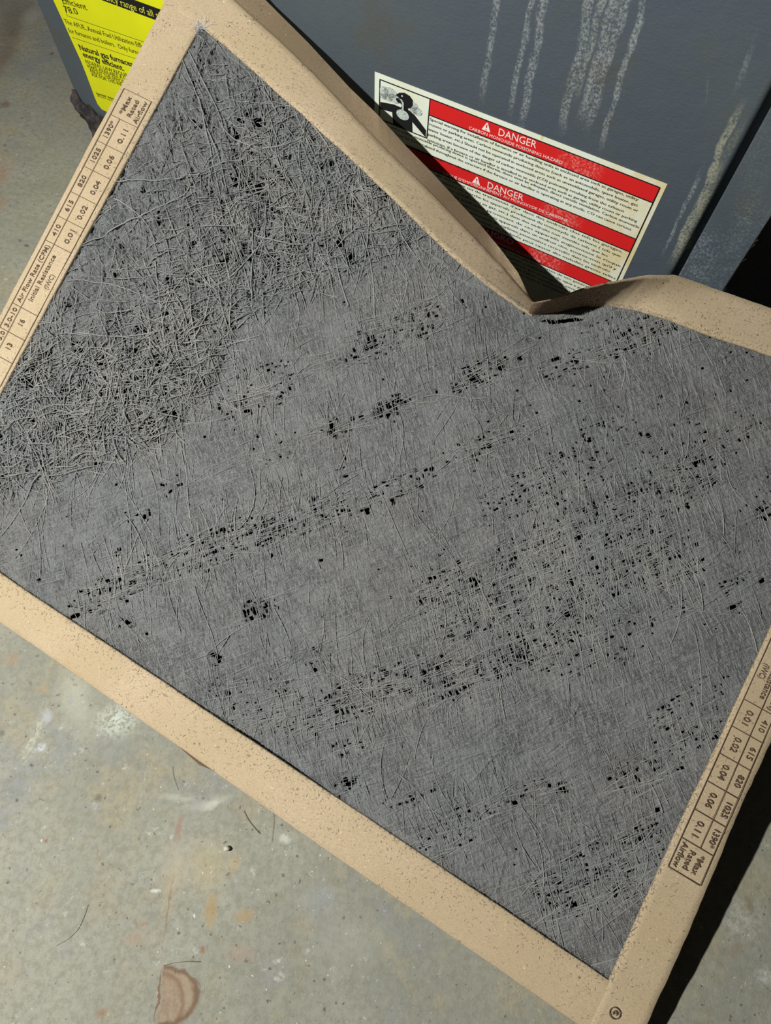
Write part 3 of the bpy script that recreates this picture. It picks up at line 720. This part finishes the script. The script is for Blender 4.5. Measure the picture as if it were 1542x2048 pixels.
def brh(u, v):
    t = np.interp(v, [0, .505], [0, 1]); ui = .6045 + .0025 * t - .0008 * math.sin(t * math.pi); uo = .6325 + .0055 * t
    c_ = np.clip((u - ui) / (uo - ui), 0, 1); return surf(np.array(u), np.array(v), .0013 - .0009 * c_)
table(BR, brh, rowsB, .6285, .6200, .6075, -1, True)
# round printer's mark by the lower right corner
cu_, cv_ = inv(np.array([1229., 2025.]))
p = Print(brh); R_ = .0033
a = np.linspace(0, 2 * math.pi, 33)
pts = [(cu_ + r * math.cos(t), cv_ + r * math.sin(t)) for t in a for r in (R_, R_ * .82)]
p.shape(pts, [(2 * i, 2 * i + 1, 2 * i + 3, 2 * i + 2) for i in range(32)])
a = np.linspace(-.6, 4.2, 12)
pts = [(cu_ + r * math.cos(t) + .0003 * i / 12, cv_ + r * math.sin(t)) for i, t in enumerate(a) for r in (R_ * .48, R_ * .28)]
p.shape(pts, [(2 * i, 2 * i + 1, 2 * i + 3, 2 * i + 2) for i in range(11)])
p.line(cu_ - R_ * .3, cv_ - R_ * .2, cu_ + R_ * .35, cv_ + R_ * .2, .0005)
o = poly_obj('round_mark', p.v, p.f, M_INK); o.parent = BR
# torn flap of card under the lower long side
fp = [onf(356, 1487), onf(402, 1531), onf(446, 1549), onf(420, 1520)]
vs = [fp[0] + Z * .014, fp[1] + Z * .004, fp[2] + Z * .010, fp[3] + Z * .018, fp[0] + Z * .0132, fp[1] + Z * .0032, fp[2] + Z * .0092, fp[3] + Z * .0172]
M_FLAP = plain('torn_card', (120, 98, 80), .9)
o = poly_obj('torn_flap', vs, [(0, 1, 2, 3), (7, 6, 5, 4), (0, 4, 5, 1), (1, 5, 6, 2), (2, 6, 7, 3), (3, 7, 4, 0)], M_FLAP); adopt(o, FLT)
o['label'] = 'torn brown flap of card under the lower side'

# ---- dust mat -------------------------------------------------------
NU, NV = 1200, 900
U0, U1 = .0245, .6085
uu = np.linspace(U0, U1, NU); tv = np.linspace(-.012, 1.012, NV)
vtop = vi(uu); UU = np.repeat(uu[:, None], NV, 1); VV = .0300 + (vtop[:, None] - .0300) * tv[None, :]
PX = project(surf(UU, VV, 0, 0)); X, Y = PX[..., 0], PX[..., 1]

def vnoise(shape, cells, seed, ax=1.0):
    """smooth value noise on the grid; cells along the long axis"""
    r = np.random.default_rng(seed); a = max(2, int(cells)); b = max(2, int(cells * shape[1] / shape[0] * ax))
    g = r.normal(size=(a + 1, b + 1))
    x = np.linspace(0, a - 1e-6, shape[0]); y = np.linspace(0, b - 1e-6, shape[1])
    xi, yi = x.astype(int), y.astype(int); fx, fy = x - xi, y - yi
    fx = (fx * fx * (3 - 2 * fx))[:, None]; fy = (fy * fy * (3 - 2 * fy))[None, :]
    g00 = g[np.ix_(xi, yi)]; g10 = g[np.ix_(xi + 1, yi)]; g01 = g[np.ix_(xi, yi + 1)]; g11 = g[np.ix_(xi + 1, yi + 1)]
    return (g00 * (1 - fx) + g10 * fx) * (1 - fy) + (g01 * (1 - fx) + g11 * fx) * fy
def blur(a, r):
    for ax in (0, 1):
        p_ = np.pad(a, [(r + 1, r) if i == ax else (0, 0) for i in (0, 1)], mode='edge'); cs = np.cumsum(p_, ax)
        a = (np.take(cs, range(2 * r + 1, cs.shape[ax]), ax) - np.take(cs, range(0, cs.shape[ax] - 2 * r - 1), ax)) / (2 * r + 1)
    return a
YB = lambda x: np.interp(x, [-200, 0, 170, 330, 420, 470, 640, 760, 900, 1040], [1010, 1000, 945, 885, 800, 660, 585, 520, 470, 470])
def rough_zone(x, y): return sstep(-25, 35, YB(x) - y) * sstep(60, -60, x - 940)
def tangle_zone(x, y):       # finer curls between the rough corner and the smooth middle
    return np.exp(-(((x - 880) / 170) ** 2 + ((y - 500) / 90) ** 2))
BANDS = [  # x, y, half length, half width, angle (deg, rising to the right), strength
 (250, 1165, 120, 34, 25, .8), (420, 1095, 110, 40, 20, .75), (590, 1040, 110, 32, 20, .95), (770, 985, 110, 26, 22, .55), (520, 770, 80, 45, 25, .55), (470, 810, 60, 30, 20, .5),
 (680, 850, 36, 18, 25, .9), (780, 812, 40, 20, 20, 1.), (960, 745, 62, 24, 28, 1.), (800, 660, 95, 34, 22, .85), (760, 690, 80, 22, 22, .6),
 (1290, 665, 90, 30, 24, .95), (1150, 720, 90, 22, 20, .55), (1210, 650, 50, 26, 30, .45), (960, 890, 95, 26, 20, .5), (1090, 970, 140, 50, 22, .55), (1290, 900, 160, 34, 26, .3),
 (1300, 1000, 170, 50, 26, .75), (1120, 1090, 150, 62, 24, .95), (1230, 1130, 130, 60, 24, .95), (1010, 1200, 150, 55, 20, .8), (1110, 1250, 120, 45, 20, .85), (900, 1190, 80, 60, 15, .65),
 (1330, 1130, 90, 50, 24, .7), (950, 1340, 130, 28, 12, .95), (910, 1385, 40, 16, 15, 1.), (820, 1350, 90, 40, 10, .6), (700, 1400, 120, 45, 25, .6), (520, 1420, 90, 60, 25, .4),
 (1170, 1320, 120, 26, 10, .45), (1260, 1260, 60, 30, 20, .4), (515, 1218, 32, 22, 20, .9), (256, 1245, 24, 9, 15, .8), (430, 1318, 16, 18, 20, .8), (435, 1378, 26, 24, 20, .6), (580, 1450, 40, 20, 20, .55),
 (280, 1028, 30, 14, 20, .5), (350, 970, 40, 20, 20, .35), (700, 935, 30, 14, 25, .6), (540, 905, 60, 30, 25, .35), (810, 1600, 50, 12, 10, .7), (990, 1610, 150, 22, 20, .45), (1130, 1578, 16, 12, 0, .8),
 (880, 1690, 90, 34, 22, .4), (1180, 1760, 130, 70, 22, .55), (1300, 1690, 50, 50, 22, .7), (1370, 1450, 80, 70, 25, .4), (1300, 1540, 90, 40, 22, .4), (1420, 1380, 60, 30, 25, .35), (1410, 1200, 80, 18, 20, .35), (1480, 1160, 40, 12, 25, .6), (1475, 1215, 20, 8, 25, .9), (1530, 1020, 16, 14, 20, .8), (690, 1570, 30, 20, 40, .6), (700, 1500, 18, 50, 80, .5),
 (1450, 880, 110, 24, 25, .35), (1200, 860, 60, 20, 25, .4), (620, 1310, 60, 20, 15, .35)]
def band(x, y):
    d = np.zeros_like(x)
    for (bx, by, L, w, a, s) in BANDS:
        a = math.radians(a); dx, dy = x - bx, y - by
        p = dx * math.cos(a) - dy * math.sin(a); q_ = dx * math.sin(a) + dy * math.cos(a)
        r2 = (np.abs(p) / L) ** 3 + (np.abs(q_) / w) ** 3
        d = np.maximum(d, s * sstep(1.5, .35, r2))
    return d
ROUGH, TANG, BAND = rough_zone(X, Y), tangle_zone(X, Y), band(X, Y)
BAND = BAND * (1 - ROUGH)
def felt_zone(x, y): return sstep(200, 110, (x - 400) * .88 + (y - 50) * .475) * sstep(720, 620, y)
FELT = felt_zone(X, Y)
shp = (NU, NV)
mm = .001
h = -2.4 * mm + .9 * mm * vnoise(shp, 7, 1) + .22 * mm * vnoise(shp, 30, 2)
h += ROUGH * (.9 * mm + 1.1 * mm * vnoise(shp, 26, 3) + .75 * mm * vnoise(shp, 70, 4) + .75 * mm * vnoise(shp, 180, 5) + .5 * mm * vnoise(shp, 420, 6))
h += FELT * ROUGH * (.55 * mm * vnoise(shp, 300, 15) + .45 * mm * vnoise(shp, 500, 16))
h += TANG * .5 * mm * vnoise(shp, 60, 8)
h += (1 - ROUGH) * (.12 * mm * vnoise(shp, 260, 9) + .12 * mm * vnoise(shp, 500, 10))
h -= BAND * .8 * mm
def to_grid(x, y):
    u, v = inv(np.stack([x, y], -1))
    gi = (u - U0) / (U1 - U0) * (NU - 1)
    t = (v - .03) / (vi(u) - .03); gj = (t + .012) / 1.024 * (NV - 1)
    return u, v, gi, gj
def walk(N_, K, step, x, y, th, curv, cw, r):
    xs = np.zeros((N_, K)); ys = np.zeros((N_, K)); k = r.normal(0, curv, N_)
    for i in range(K):
        xs[:, i] = x; ys[:, i] = y; x = x + np.cos(th) * step; y = y + np.sin(th) * step
        th = th + k * step; k = k * .93 + r.normal(0, cw, N_)
    return xs, ys
def ang_A(x, y): return -np.radians(21 + 3 * (x - 700) / 700)
def ang_B(x, y): return np.radians(84 - 13 * (x + .6 * y - 500) / 1700)
def pick(N_, wfun, r):
    """random places on the mat, weighted"""
    xs, ys = [], []; got = 0
    while got < N_:
        x = r.uniform(-60, 1620, N_ * 3); y = r.uniform(20, 2000, N_ * 3)
        k = r.random(N_ * 3) < wfun(x, y); xs.append(x[k]); ys.append(y[k]); got += k.sum()
    return np.concatenate(xs)[:N_], np.concatenate(ys)[:N_]
inside = lambda x, y: ((y - 50) > (400 - x) * 1.86 - 60) & (y < 1170 + .67 * x) & (y < 1290 + (1542 - x) * 2.05 + 40) & ((y > 50 + (x - 400) * .78 - 30) | (x > 1000))
# low ridges: thin threads matted into the dust
r = np.random.default_rng(21)
def stamp(N_, K, step, wf_, spreadA, spreadB, shareA, curv, cw, ht, wide=False):
    global h
    x, y = pick(N_, lambda a, b: wf_(a, b) * inside(a, b), r)
    isA = r.random(N_) < shareA
    th = np.where(isA, ang_A(x, y) + r.normal(0, spreadA, N_), ang_B(x, y) + r.normal(0, spreadB, N_))
    xs, ys = walk(N_, K, step, x, y, th, curv, cw, r)
    L = r.integers(K // 3, K + 1, N_); ok = np.arange(K)[None, :] < L[:, None]
    amp = (ht * r.uniform(.4, 1.2, N_))[:, None] * np.ones((1, K)); xs, ys, amp = xs[ok], ys[ok], amp[ok]
    u, v, gi, gj = to_grid(xs, ys)
    add = np.zeros(shp)
    i0, j0 = np.floor(gi).astype(int), np.floor(gj).astype(int)
    for a in ((0, 1) if not wide else (-1, 0, 1, 2)):
        for b in ((0, 1) if not wide else (-1, 0, 1, 2)):
            ii, jj = i0 + a, j0 + b; d2 = (gi - ii) ** 2 + (gj - jj) ** 2
            val = amp * np.exp(-d2 * (1.7 if not wide else .8))
            m_ = (ii >= 0) & (ii < NU) & (jj >= 0) & (jj < NV)
            (np.maximum if ht > 0 else np.minimum).at(add, (ii[m_], jj[m_]), val[m_])
    h = h + add
stamp(15000, 70, 2.2, lambda a, b: np.full_like(a, .9), .12, .17, .45, .0020, .0006, .50 * mm)
stamp(4200, 60, 2.2, lambda a, b: .22 + .78 * band(a, b), .12, .18, .4, .003, .0008, .70 * mm, True)
stamp(1500, 40, 2.2, lambda a, b: .05 + rough_zone(a, b) + tangle_zone(a, b), .5, .5, .5, .012, .003, .9 * mm, True)

stamp(2600, 80, 2.2, lambda a, b: np.full_like(a, .9) * (1 - .6 * rough_zone(a, b)), .10, .16, .42, .0022, .0006, -.60 * mm)
stamp(260, 46, 2.2, lambda a, b: felt_zone(a, b) * rough_zone(a, b), .16, .2, .75, .004, .001, 1.9 * mm, True)
# holes: gaps of the woven threads, in rows along the bands
hole = np.zeros(shp, bool)
def punch(x, y, rx, ry, th):
    u, v, gi, gj = to_grid(x, y)
    u2_, v2_, gi2, gj2 = to_grid(x + 1, y); u3_, v3_, gi3, gj3 = to_grid(x, y + 1)
    for i in range(len(x)):
        if not (4 < gi[i] < NU - 5 and 4 < gj[i] < NV - 5): continue
        a, b, c_, d_ = gi2[i] - gi[i], gi3[i] - gi[i], gj2[i] - gj[i], gj3[i] - gj[i]
        det = a * d_ - b * c_; R__ = int(max(rx[i], ry[i]) * 1.3) + 2
        i0, j0 = int(gi[i]), int(gj[i]); i_a, i_b = max(i0 - R__, 0), min(i0 + R__ + 1, NU); j_a, j_b = max(j0 - R__, 0), min(j0 + R__ + 1, NV)
        II, JJ = np.mgrid[i_a:i_b, j_a:j_b]; di, dj = II - gi[i], JJ - gj[i]
        px = (d_ * di - b * dj) / det; py = (-c_ * di + a * dj) / det
        ct, st = math.cos(th[i]), math.sin(th[i]); p_ = px * ct + py * st; q_ = -px * st + py * ct
        f = np.abs(p_ / rx[i]) ** 2.6 + np.abs(q_ / ry[i]) ** 2.6 + vn[i_a:i_b, j_a:j_b] * .35
        hole[i_a:i_b, j_a:j_b] |= f < 1
vn = vnoise(shp, 330, 33)
hx, hy = pick(9000, lambda a, b: np.where(rough_zone(a, b) > .4, 0, band(a, b) ** 2.2) * inside(a, b), r)
# snap to a loose lattice so that they line up in rows
ca, sa_ = math.cos(math.radians(22)), math.sin(math.radians(22))
p_ = hx * ca - hy * sa_; q_ = hx * sa_ + hy * ca
p_ = np.round(p_ / 11) * 11 + r.normal(0, 1.8, len(p_)); q_ = np.round(q_ / 8.5) * 8.5 + r.normal(0, 1.3, len(q_)) 
hx2 = p_ * ca + q_ * sa_; hy2 = -p_ * sa_ + q_ * ca
key = (np.round(p_ / 11) * 1000 + np.round(q_ / 8.5)).astype(int); _, first = np.unique(key, return_index=True)
keep = first[r.random(len(first)) < .72]
sz = np.exp(r.normal(-.45, .38, len(keep))) * (.6 + .55 * band(hx2[keep], hy2[keep])); asp = np.exp(r.normal(0, .38, len(keep)))
punch(hx2[keep], hy2[keep], np.clip(4.3 * sz * asp, 1, 5.5), np.clip(3.9 * sz / asp, 1, 5), -ang_A(hx2[keep], hy2[keep]) * -1 + r.normal(0, .25, len(keep)))
# small stray holes
sx_, sy_ = pick(420, lambda a, b: np.where(rough_zone(a, b) > .3, 0, .06 + .5 * sstep(700, 1300, a) * sstep(1500, 1000, b)) * inside(a, b), r)
punch(sx_, sy_, r.uniform(1.3, 2.8, 420), r.uniform(1.1, 2.4, 420), r.uniform(0, 3, 420))
single = np.array([(514, 870, 4, 4), (466, 856, 3.4, 3), (406, 872, 3, 3), (230, 1107, 6, 5), (234, 1098, 4, 3), (455, 1390, 4.5, 5), (627, 1340, 3.5, 4), (229, 968, 3, 2.6), (72, 1160, 4, 4), (289, 1268, 3, 3), (145, 1232, 11, 4), (250, 1246, 4, 6),
  (506, 1222, 5, 9), (530, 1208, 4, 5), (523, 1233, 6, 4), (432, 1318, 4, 11), (662, 850, 4, 8), (690, 912, 3, 6), (722, 832, 5, 4), (760, 812, 5, 10), (775, 808, 4, 9), (790, 812, 4, 8), (798, 800, 6, 4), (940, 752, 4, 9), (955, 745, 4, 8), (965, 760, 6, 3), (1000, 735, 4, 6), (872, 780, 3, 4), (905, 772, 4, 3),
  (1274, 667, 8, 3.5), (1262, 693, 6, 6), (1040, 712, 4, 7), (1457, 1187, 4, 3.5), (1470, 1213, 7, 4), (1526, 1160, 6, 5), (1530, 1017, 7, 5), (1536, 1035, 5, 5), (1324, 790, 4, 3), (1298, 716, 4, 4), (1230, 660, 4, 4), (1190, 1325, 4, 3.5), (930, 1325, 7, 6), (1010, 1315, 5, 6), (1057, 1325, 4, 8), (1105, 1330, 6, 3), (1035, 1337, 5, 3.5), (900, 1388, 6, 5), (925, 1378, 9, 4), (910, 1400, 4, 6), (866, 1582, 6, 3.5),
  (1130, 1582, 4, 6), (1318, 1622, 4, 5), (1154, 1812, 3, 6), (640, 1120, 4, 3), (540, 1110, 4, 4), (410, 1140, 5, 4), (230, 1160, 9, 4), (260, 1165, 8, 5), (545, 1040, 4, 7), (560, 1048, 4, 8), (580, 1040, 6, 4), (590, 1058, 5, 4), (1160, 800, 3, 3), (1100, 905, 3, 3), (1120, 640, 34, 3.5), (1150, 636, 18, 3), (700, 1568, 12, 5), (925, 600, 3, 4)])
punch(single[:, 0].astype(float), single[:, 1].astype(float), single[:, 2], single[:, 3], np.where((single[:, 0] == 1120) | (single[:, 0] == 1150), -.06, -.35))
# torn gaps in the rough corner where the strands bridge over the void
rg = ROUGH * (vnoise(shp, 55, 40) + .7 * vnoise(shp, 140, 41) + .45 * np.exp(-(((X - 480) / 90) ** 2 + ((Y - 450) / 160) ** 2)) * 2.6 + 1.3 * np.exp(-(((X - 230) / 190) ** 2 + ((Y - 790) / 110) ** 2)))
hole |= (rg - 1.1 * FELT + .55 * ROUGH * vnoise(shp, 300, 42)) > 1.32
near = blur(hole.astype(float), 2); h -= near * 1.3 * mm
# dip along all four frame edges: the mat tucks under the card
ej = np.minimum(np.arange(NV), NV - 1 - np.arange(NV))[None, :]; ei = np.minimum(np.arange(NU), NU - 1 - np.arange(NU))[:, None]
em = np.minimum(ej * np.ones((NU, 1)), ei * np.ones((1, NV)))
h = np.where(em < 26, np.minimum(h, -1.1 * mm - (26 - em) / 26 * 1.0 * mm + h * .15), h)
h = np.minimum(h, 1.6 * mm)
G = surf(UU, VV, h)
F = grid_faces(NU, NV); hv = hole.ravel()
F = F[~(hv[F].sum(1) >= 2)]
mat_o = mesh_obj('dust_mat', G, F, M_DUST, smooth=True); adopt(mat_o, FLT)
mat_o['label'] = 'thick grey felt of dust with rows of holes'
# what lies under it: core sheet, coloured near black for the shade inside
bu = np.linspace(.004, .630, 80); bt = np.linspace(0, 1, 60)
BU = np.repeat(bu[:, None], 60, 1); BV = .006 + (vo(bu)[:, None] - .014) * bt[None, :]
o = mesh_obj('filter_core', surf(BU, BV, -.017, kfield(BU, BV)), grid_faces(80, 60), M_INSIDE_SHADE); adopt(o, FLT)
o['label'] = 'inner core painted near black for the shade seen through the holes'

# ---- strands --------------------------------------------------------
hs = blur(np.where(hole, -2.6 * mm, h), 4)
def tubes(name, specs, mat, sides=4, label=None, par=FLT, hmap=True, hollow=False):
    VV_, FF_, base = [], [], 0
    for (xs, ys, rad, lift, ok) in specs:
        N_, K = xs.shape
        u, v, gi, gj = to_grid(xs.ravel(), ys.ravel())
        inside_ = (u > .026) & (u < .609) & (v > .027) & (v < vi(u) + .0035)
        ii = np.clip(gi, 0, NU - 1).astype(int); jj = np.clip(gj, 0, NV - 1).astype(int)
        hb = hs[ii, jj] if hmap else 0
        edge_d = np.minimum(np.minimum(u - .0305, .6035 - u), np.minimum(v - .0315, vi(u) - v))
        lim = np.where(edge_d < .004, -.0008, .05)
        R_ = (rad[:, None] * np.ones((1, K))).ravel()
        hh_ = hb + lift.ravel() * (sstep(.0, .8, rough_zone(xs, ys)).ravel() if hollow else 1) + R_ * .7
        hh_ = np.minimum(hh_, lim) if hmap else hh_
        P = surf(u, v, hh_).reshape(N_, K, 3); M_ = nrm(u).reshape(N_, K, 3)
        T = np.gradient(P, axis=1); T /= np.linalg.norm(T, axis=-1, keepdims=True) + 1e-9
        S = np.cross(T, M_); S /= np.linalg.norm(S, axis=-1, keepdims=True) + 1e-9
        R3 = (rad[:, None] * np.sin(np.linspace(.25, math.pi - .25, K))[None, :] ** .35)[..., None]
        ring = [P + (S * math.cos(2 * math.pi * k / sides) + M_ * math.sin(2 * math.pi * k / sides)) * R3 for k in range(sides)]
        V = np.stack(ring, 2)            # N,K,sides,3
        good = (inside_.reshape(N_, K) & ok); gf = good[:, :-1] & good[:, 1:]
        idx = np.arange(N_ * K * sides).reshape(N_, K, sides)
        a = idx[:, :-1]; b = idx[:, 1:]
        q4 = np.stack([a, b, np.roll(b, -1, 2), np.roll(a, -1, 2)], -1)[gf]
        used = q4.reshape(-1, 4); flat = V.reshape(-1, 3)
        uq, iv = np.unique(used, return_inverse=True)
        VV_.append(flat[uq]); FF_.append(iv.reshape(-1, 4) + base); base += len(uq)
    o = mesh_obj(name, np.concatenate(VV_), np.concatenate(FF_), mat, smooth=True); adopt(o, par)
    o['kind'] = 'stuff'
    if label: o['label'] = label
    return o
def family(N_, K, step, wf_, shareA, sA, sB, curv, cw, r0, r1, lift0, lift1, seed, anywhere=False):
    r = np.random.default_rng(seed)
    x, y = pick(N_, lambda a, b: wf_(a, b) * inside(a, b), r)
    isA = r.random(N_) < shareA
    th = np.where(isA, ang_A(x, y) + r.normal(0, sA, N_), ang_B(x, y) + r.normal(0, sB, N_))
    if anywhere: th = r.uniform(0, 2 * math.pi, N_)
    flip = r.random(N_) < .5; th = np.where(flip, th + math.pi, th)
    xs, ys = walk(N_, K, step, x, y, th, curv, cw, r)
    rad = r.uniform(r0, r1, N_)
    ph = r.uniform(0, 6.28, (N_, 1)); fr = r.uniform(.2, .6, (N_, 1)); kk = np.arange(K)[None, :]
    lift = lift0 + (lift1 - lift0) * (.5 + .5 * np.sin(kk * fr + ph)) * r.uniform(.3, 1, (N_, 1))
    L = r.integers(K // 2, K + 1, N_); ok = kk < L[:, None]
    return xs, ys, rad, lift, ok
one = lambda a, b: np.full_like(a, .8)
smooth_specs = [
    family(2100, 20, 8, one, .45, .08, .15, .0014, .0004, .00013, .00023, -.00015, .0002, 51),
    family(3600, 16, 6, lambda a, b: .02 + band(a, b), .42, .10, .16, .0025, .0007, .00020, .00034, -.0001, .0004, 52),
    family(500, 16, 7, lambda a, b: tangle_zone(a, b) + .3 * band(a, b), .4, .5, .5, .010, .002, .0002, .00036, -.0001, .0006, 53),
    family(120, 20, 9, lambda a, b: .1 + band(a, b), .3, .3, .3, .006, .001, .00028, .00042, 0, .0006, 54),
]
tubes('fine_strand', smooth_specs, M_STRAND, 3, 'fine grey threads matted over the felt')
rz = lambda a, b: rough_zone(a, b) * (1 - .86 * felt_zone(a, b))
rough_specs = [
    family(1100, 18, 7, rz, .42, .25, .25, .006, .0022, .00022, .00042, .0002, .0024, 61),
    family(1300, 14, 5, rz, .5, .38, .38, .012, .004, .00018, .00036, .0001, .0020, 62),
    family(70, 26, 10, rz, .45, .16, .14, .0030, .0012, .00042, .00062, .0006, .0018, 63),
    family(420, 14, 6, lambda a, b: np.exp(-(((a - 230) / 200) ** 2 + ((b - 790) / 110) ** 2)) * rough_zone(a, b), .6, .4, .4, .008, .002, .00026, .00046, .0006, .0034, 64),
]
tubes('coarse_strand', rough_specs, M_STRAND, 4, 'coarse lint-covered strands in the rough left corner', hollow=True)
# fuzz: lint hairs standing on the coarse corner and along the card's inner edges
def fuzz(name, pts_uv, n_each, length, mat, seed, lift=0., sides=3, spread=.002, label=None, rad=.00007):
    r = np.random.default_rng(seed); M = len(pts_uv) * n_each
    base_uv = np.repeat(pts_uv, n_each, 0) + r.normal(0, spread, (M, 2)) * np.array([1, .35])
    u, v = base_uv[:, 0], base_uv[:, 1]
    gi = np.clip((u - U0) / (U1 - U0) * (NU - 1), 0, NU - 1).astype(int)
    P0 = surf(u, v, lift + np.zeros(M)); m_ = nrm(u)
    th = r.uniform(0, 6.28, M); e_ = np.stack([np.cos(th), np.sin(th)], -1)
    tdir = D * e_[:, :1] + (N * .95 + Z * .3) * e_[:, 1:]; L = r.uniform(.3, 1, M)[:, None] * length
    bend = r.normal(0, .5, (M, 1)); pd = np.cross(tdir, m_)
    P1 = P0 + tdir * L * .5 + m_ * L * r.uniform(.05, .4, (M, 1)); P2 = P0 + tdir * L + pd * L * bend * .5 + m_ * L * r.uniform(-.1, .5, (M, 1))
    P = np.stack([P0, P1, P2], 1); T = np.gradient(P, axis=1); T /= np.linalg.norm(T, axis=-1, keepdims=True)
    S = np.cross(T, m_[:, None, :]); S /= np.linalg.norm(S, axis=-1, keepdims=True) + 1e-9; B_ = np.cross(S, T)
    R_ = rad * np.array([1, .9, .5])[None, :, None]
    V = np.stack([P + (S * math.cos(2 * math.pi * k / 3) + B_ * math.sin(2 * math.pi * k / 3)) * R_ for k in range(3)], 2)
    idx = np.arange(M * 9).reshape(M, 3, 3); a, b = idx[:, :-1], idx[:, 1:]
    q4 = np.stack([a, b, np.roll(b, -1, 2), np.roll(a, -1, 2)], -1).reshape(-1, 4)
    o = mesh_obj(name, V, q4, mat); adopt(o, FLT); o['kind'] = 'stuff'
    if label: o['label'] = label
    return o
t = np.linspace(0, 1, 420)
edge_pts = np.concatenate([np.stack([.031 + t * .573, np.full(420, .0318)], -1), np.stack([.030 + .002 * t, .032 + t * .446], -1)])
ut = .032 + t * .57; edge_pts = np.concatenate([edge_pts, np.stack([ut, vi(ut) - .0002], -1), np.stack([.6045 + 0 * t, .032 + t * .43], -1)])
fuzz('edge_lint', edge_pts, 2, .0030, M_DUST, 71, .0002, label='grey lint along the inner edges of the card', spread=.0007)
xx, yy = pick(2600, lambda a, b: rough_zone(a, b) * inside(a, b), np.random.default_rng(72))
uf, vf, gi, gj = to_grid(xx, yy)
mk = (uf > .032) & (vf < vi(uf) - .002) & (vf > .034)
fuzz('lint_fuzz', np.stack([uf, vf], -1)[mk], 2, .0055, M_STRAND, 73, .0006, spread=.003, label='loose lint standing up in the rough corner', rad=.00009)
uf = np.random.default_rng(5).uniform(.368, .398, 160); 
fuzz('dent_lint', np.stack([uf, vi(uf) - .002], -1), 4, .0045, M_STRAND, 75, -.001, spread=.001, label='lint hanging in the dent', rad=.0001)
# clean glass fibres poking out at the upper left corner
cu, cv = inv(np.array([[402., 52.], [408., 58.], [395., 56.]]))
fuzz('clean_fibre', np.stack([cu, cv], -1), 9, .013, M_GLASS_FIBRE, 77, .0008, spread=.001, label='clean white glass fibres at the upper left corner', rad=.00012)
# lint specks lying on the card
r = np.random.default_rng(80)
sp = [np.stack([r.uniform(.03, .60, 700), .0315 - np.abs(r.normal(0, .009, 700)).clip(0, .029)], -1)]
ut = r.uniform(.05, .355, 500); sp.append(np.stack([ut, vi(ut) + r.random(500) * (vo(ut) - vi(ut)) * .9], -1))
ut = r.uniform(.43, .60, 260); sp.append(np.stack([ut, vi(ut) + r.random(260) * (vo(ut) - vi(ut)) * .9], -1))
sp.append(np.stack([.0295 - np.abs(r.normal(0, .006, 260)).clip(0, .026), r.uniform(.05, .46, 260)], -1))
sp.append(np.stack([.607 + np.abs(r.normal(0, .006, 120)).clip(0, .024), r.uniform(.01, .4, 120)], -1))
fuzz('lint_speck', np.concatenate(sp), 1, .0019, M_HAIR, 81, .00045, spread=.0002, label='dark lint specks lying on the card', rad=.00010)

# ------------------------------------------------------------------ small things on the floor
def floor_tube(name, pts, rad, mat, label, cat, group=None):
    P = np.array([onf(*a) for a in pts]); k = len(P)
    t_ = np.linspace(0, k - 1, k * 5); P = np.stack([np.interp(t_, range(k), P[:, i]) for i in range(3)], -1)
    for _ in range(4): P[1:-1] = (P[:-2] + P[2:] + 2 * P[1:-1]) / 4
    P[:, 2] = rad * 1.1
    T = np.gradient(P, axis=0); T /= np.linalg.norm(T, axis=1, keepdims=True); S = np.cross(T, Z)
    V = np.stack([P + (S * math.cos(a) + Z * math.sin(a)) * rad for a in np.linspace(0, 2 * math.pi, 6)[:-1]], 1)
    n_ = len(P); idx = np.arange(n_ * 5).reshape(n_, 5); a, b = idx[:-1], idx[1:]
    o = mesh_obj(name, V, np.stack([a, b, np.roll(b, -1, 1), np.roll(a, -1, 1)], -1).reshape(-1, 4), mat, smooth=True)
    o['label'] = label; o['category'] = cat
    if group: o['group'] = group
    return o
floor_tube('hair_strand', [(488, 1622), (494, 1636), (504, 1650), (520, 1668)], .00018, M_HAIR, 'short dark hair on the concrete close below the long card edge', 'hair')
floor_tube('hair_strand', [(546, 1618), (548, 1640), (546, 1662), (543, 1684)], .00010, M_HAIR, 'faint thin hair on the concrete, right of the short dark hair', 'hair')
floor_tube('hair_strand', [(345, 1532), (346, 1548), (352, 1568), (357, 1580)], .00010, M_HAIR, 'thin hair on the concrete below the torn card flap', 'hair')
floor_tube('hair_strand', [(176, 1810), (170, 1830), (158, 1858), (138, 1878), (112, 1892)], .00012, M_HAIR, 'long curved hair lying left of the brown stains', 'hair')
floor_tube('hair_strand', [(326, 1932), (345, 1926), (372, 1923), (400, 1924)], .00013, M_HAIR, 'hair lying across the top of the leaf-shaped rust print', 'hair')
pz = onf(454, 1697)
M_PEB = plain('pale_stone', (190, 188, 174), .8)
o = lump('pebble', (pz[0], pz[1], .0014), .0022, .8, 3, M_PEB); o['label'] = 'single pale pebble on the concrete beside an orange stain'; o['category'] = 'pebble'
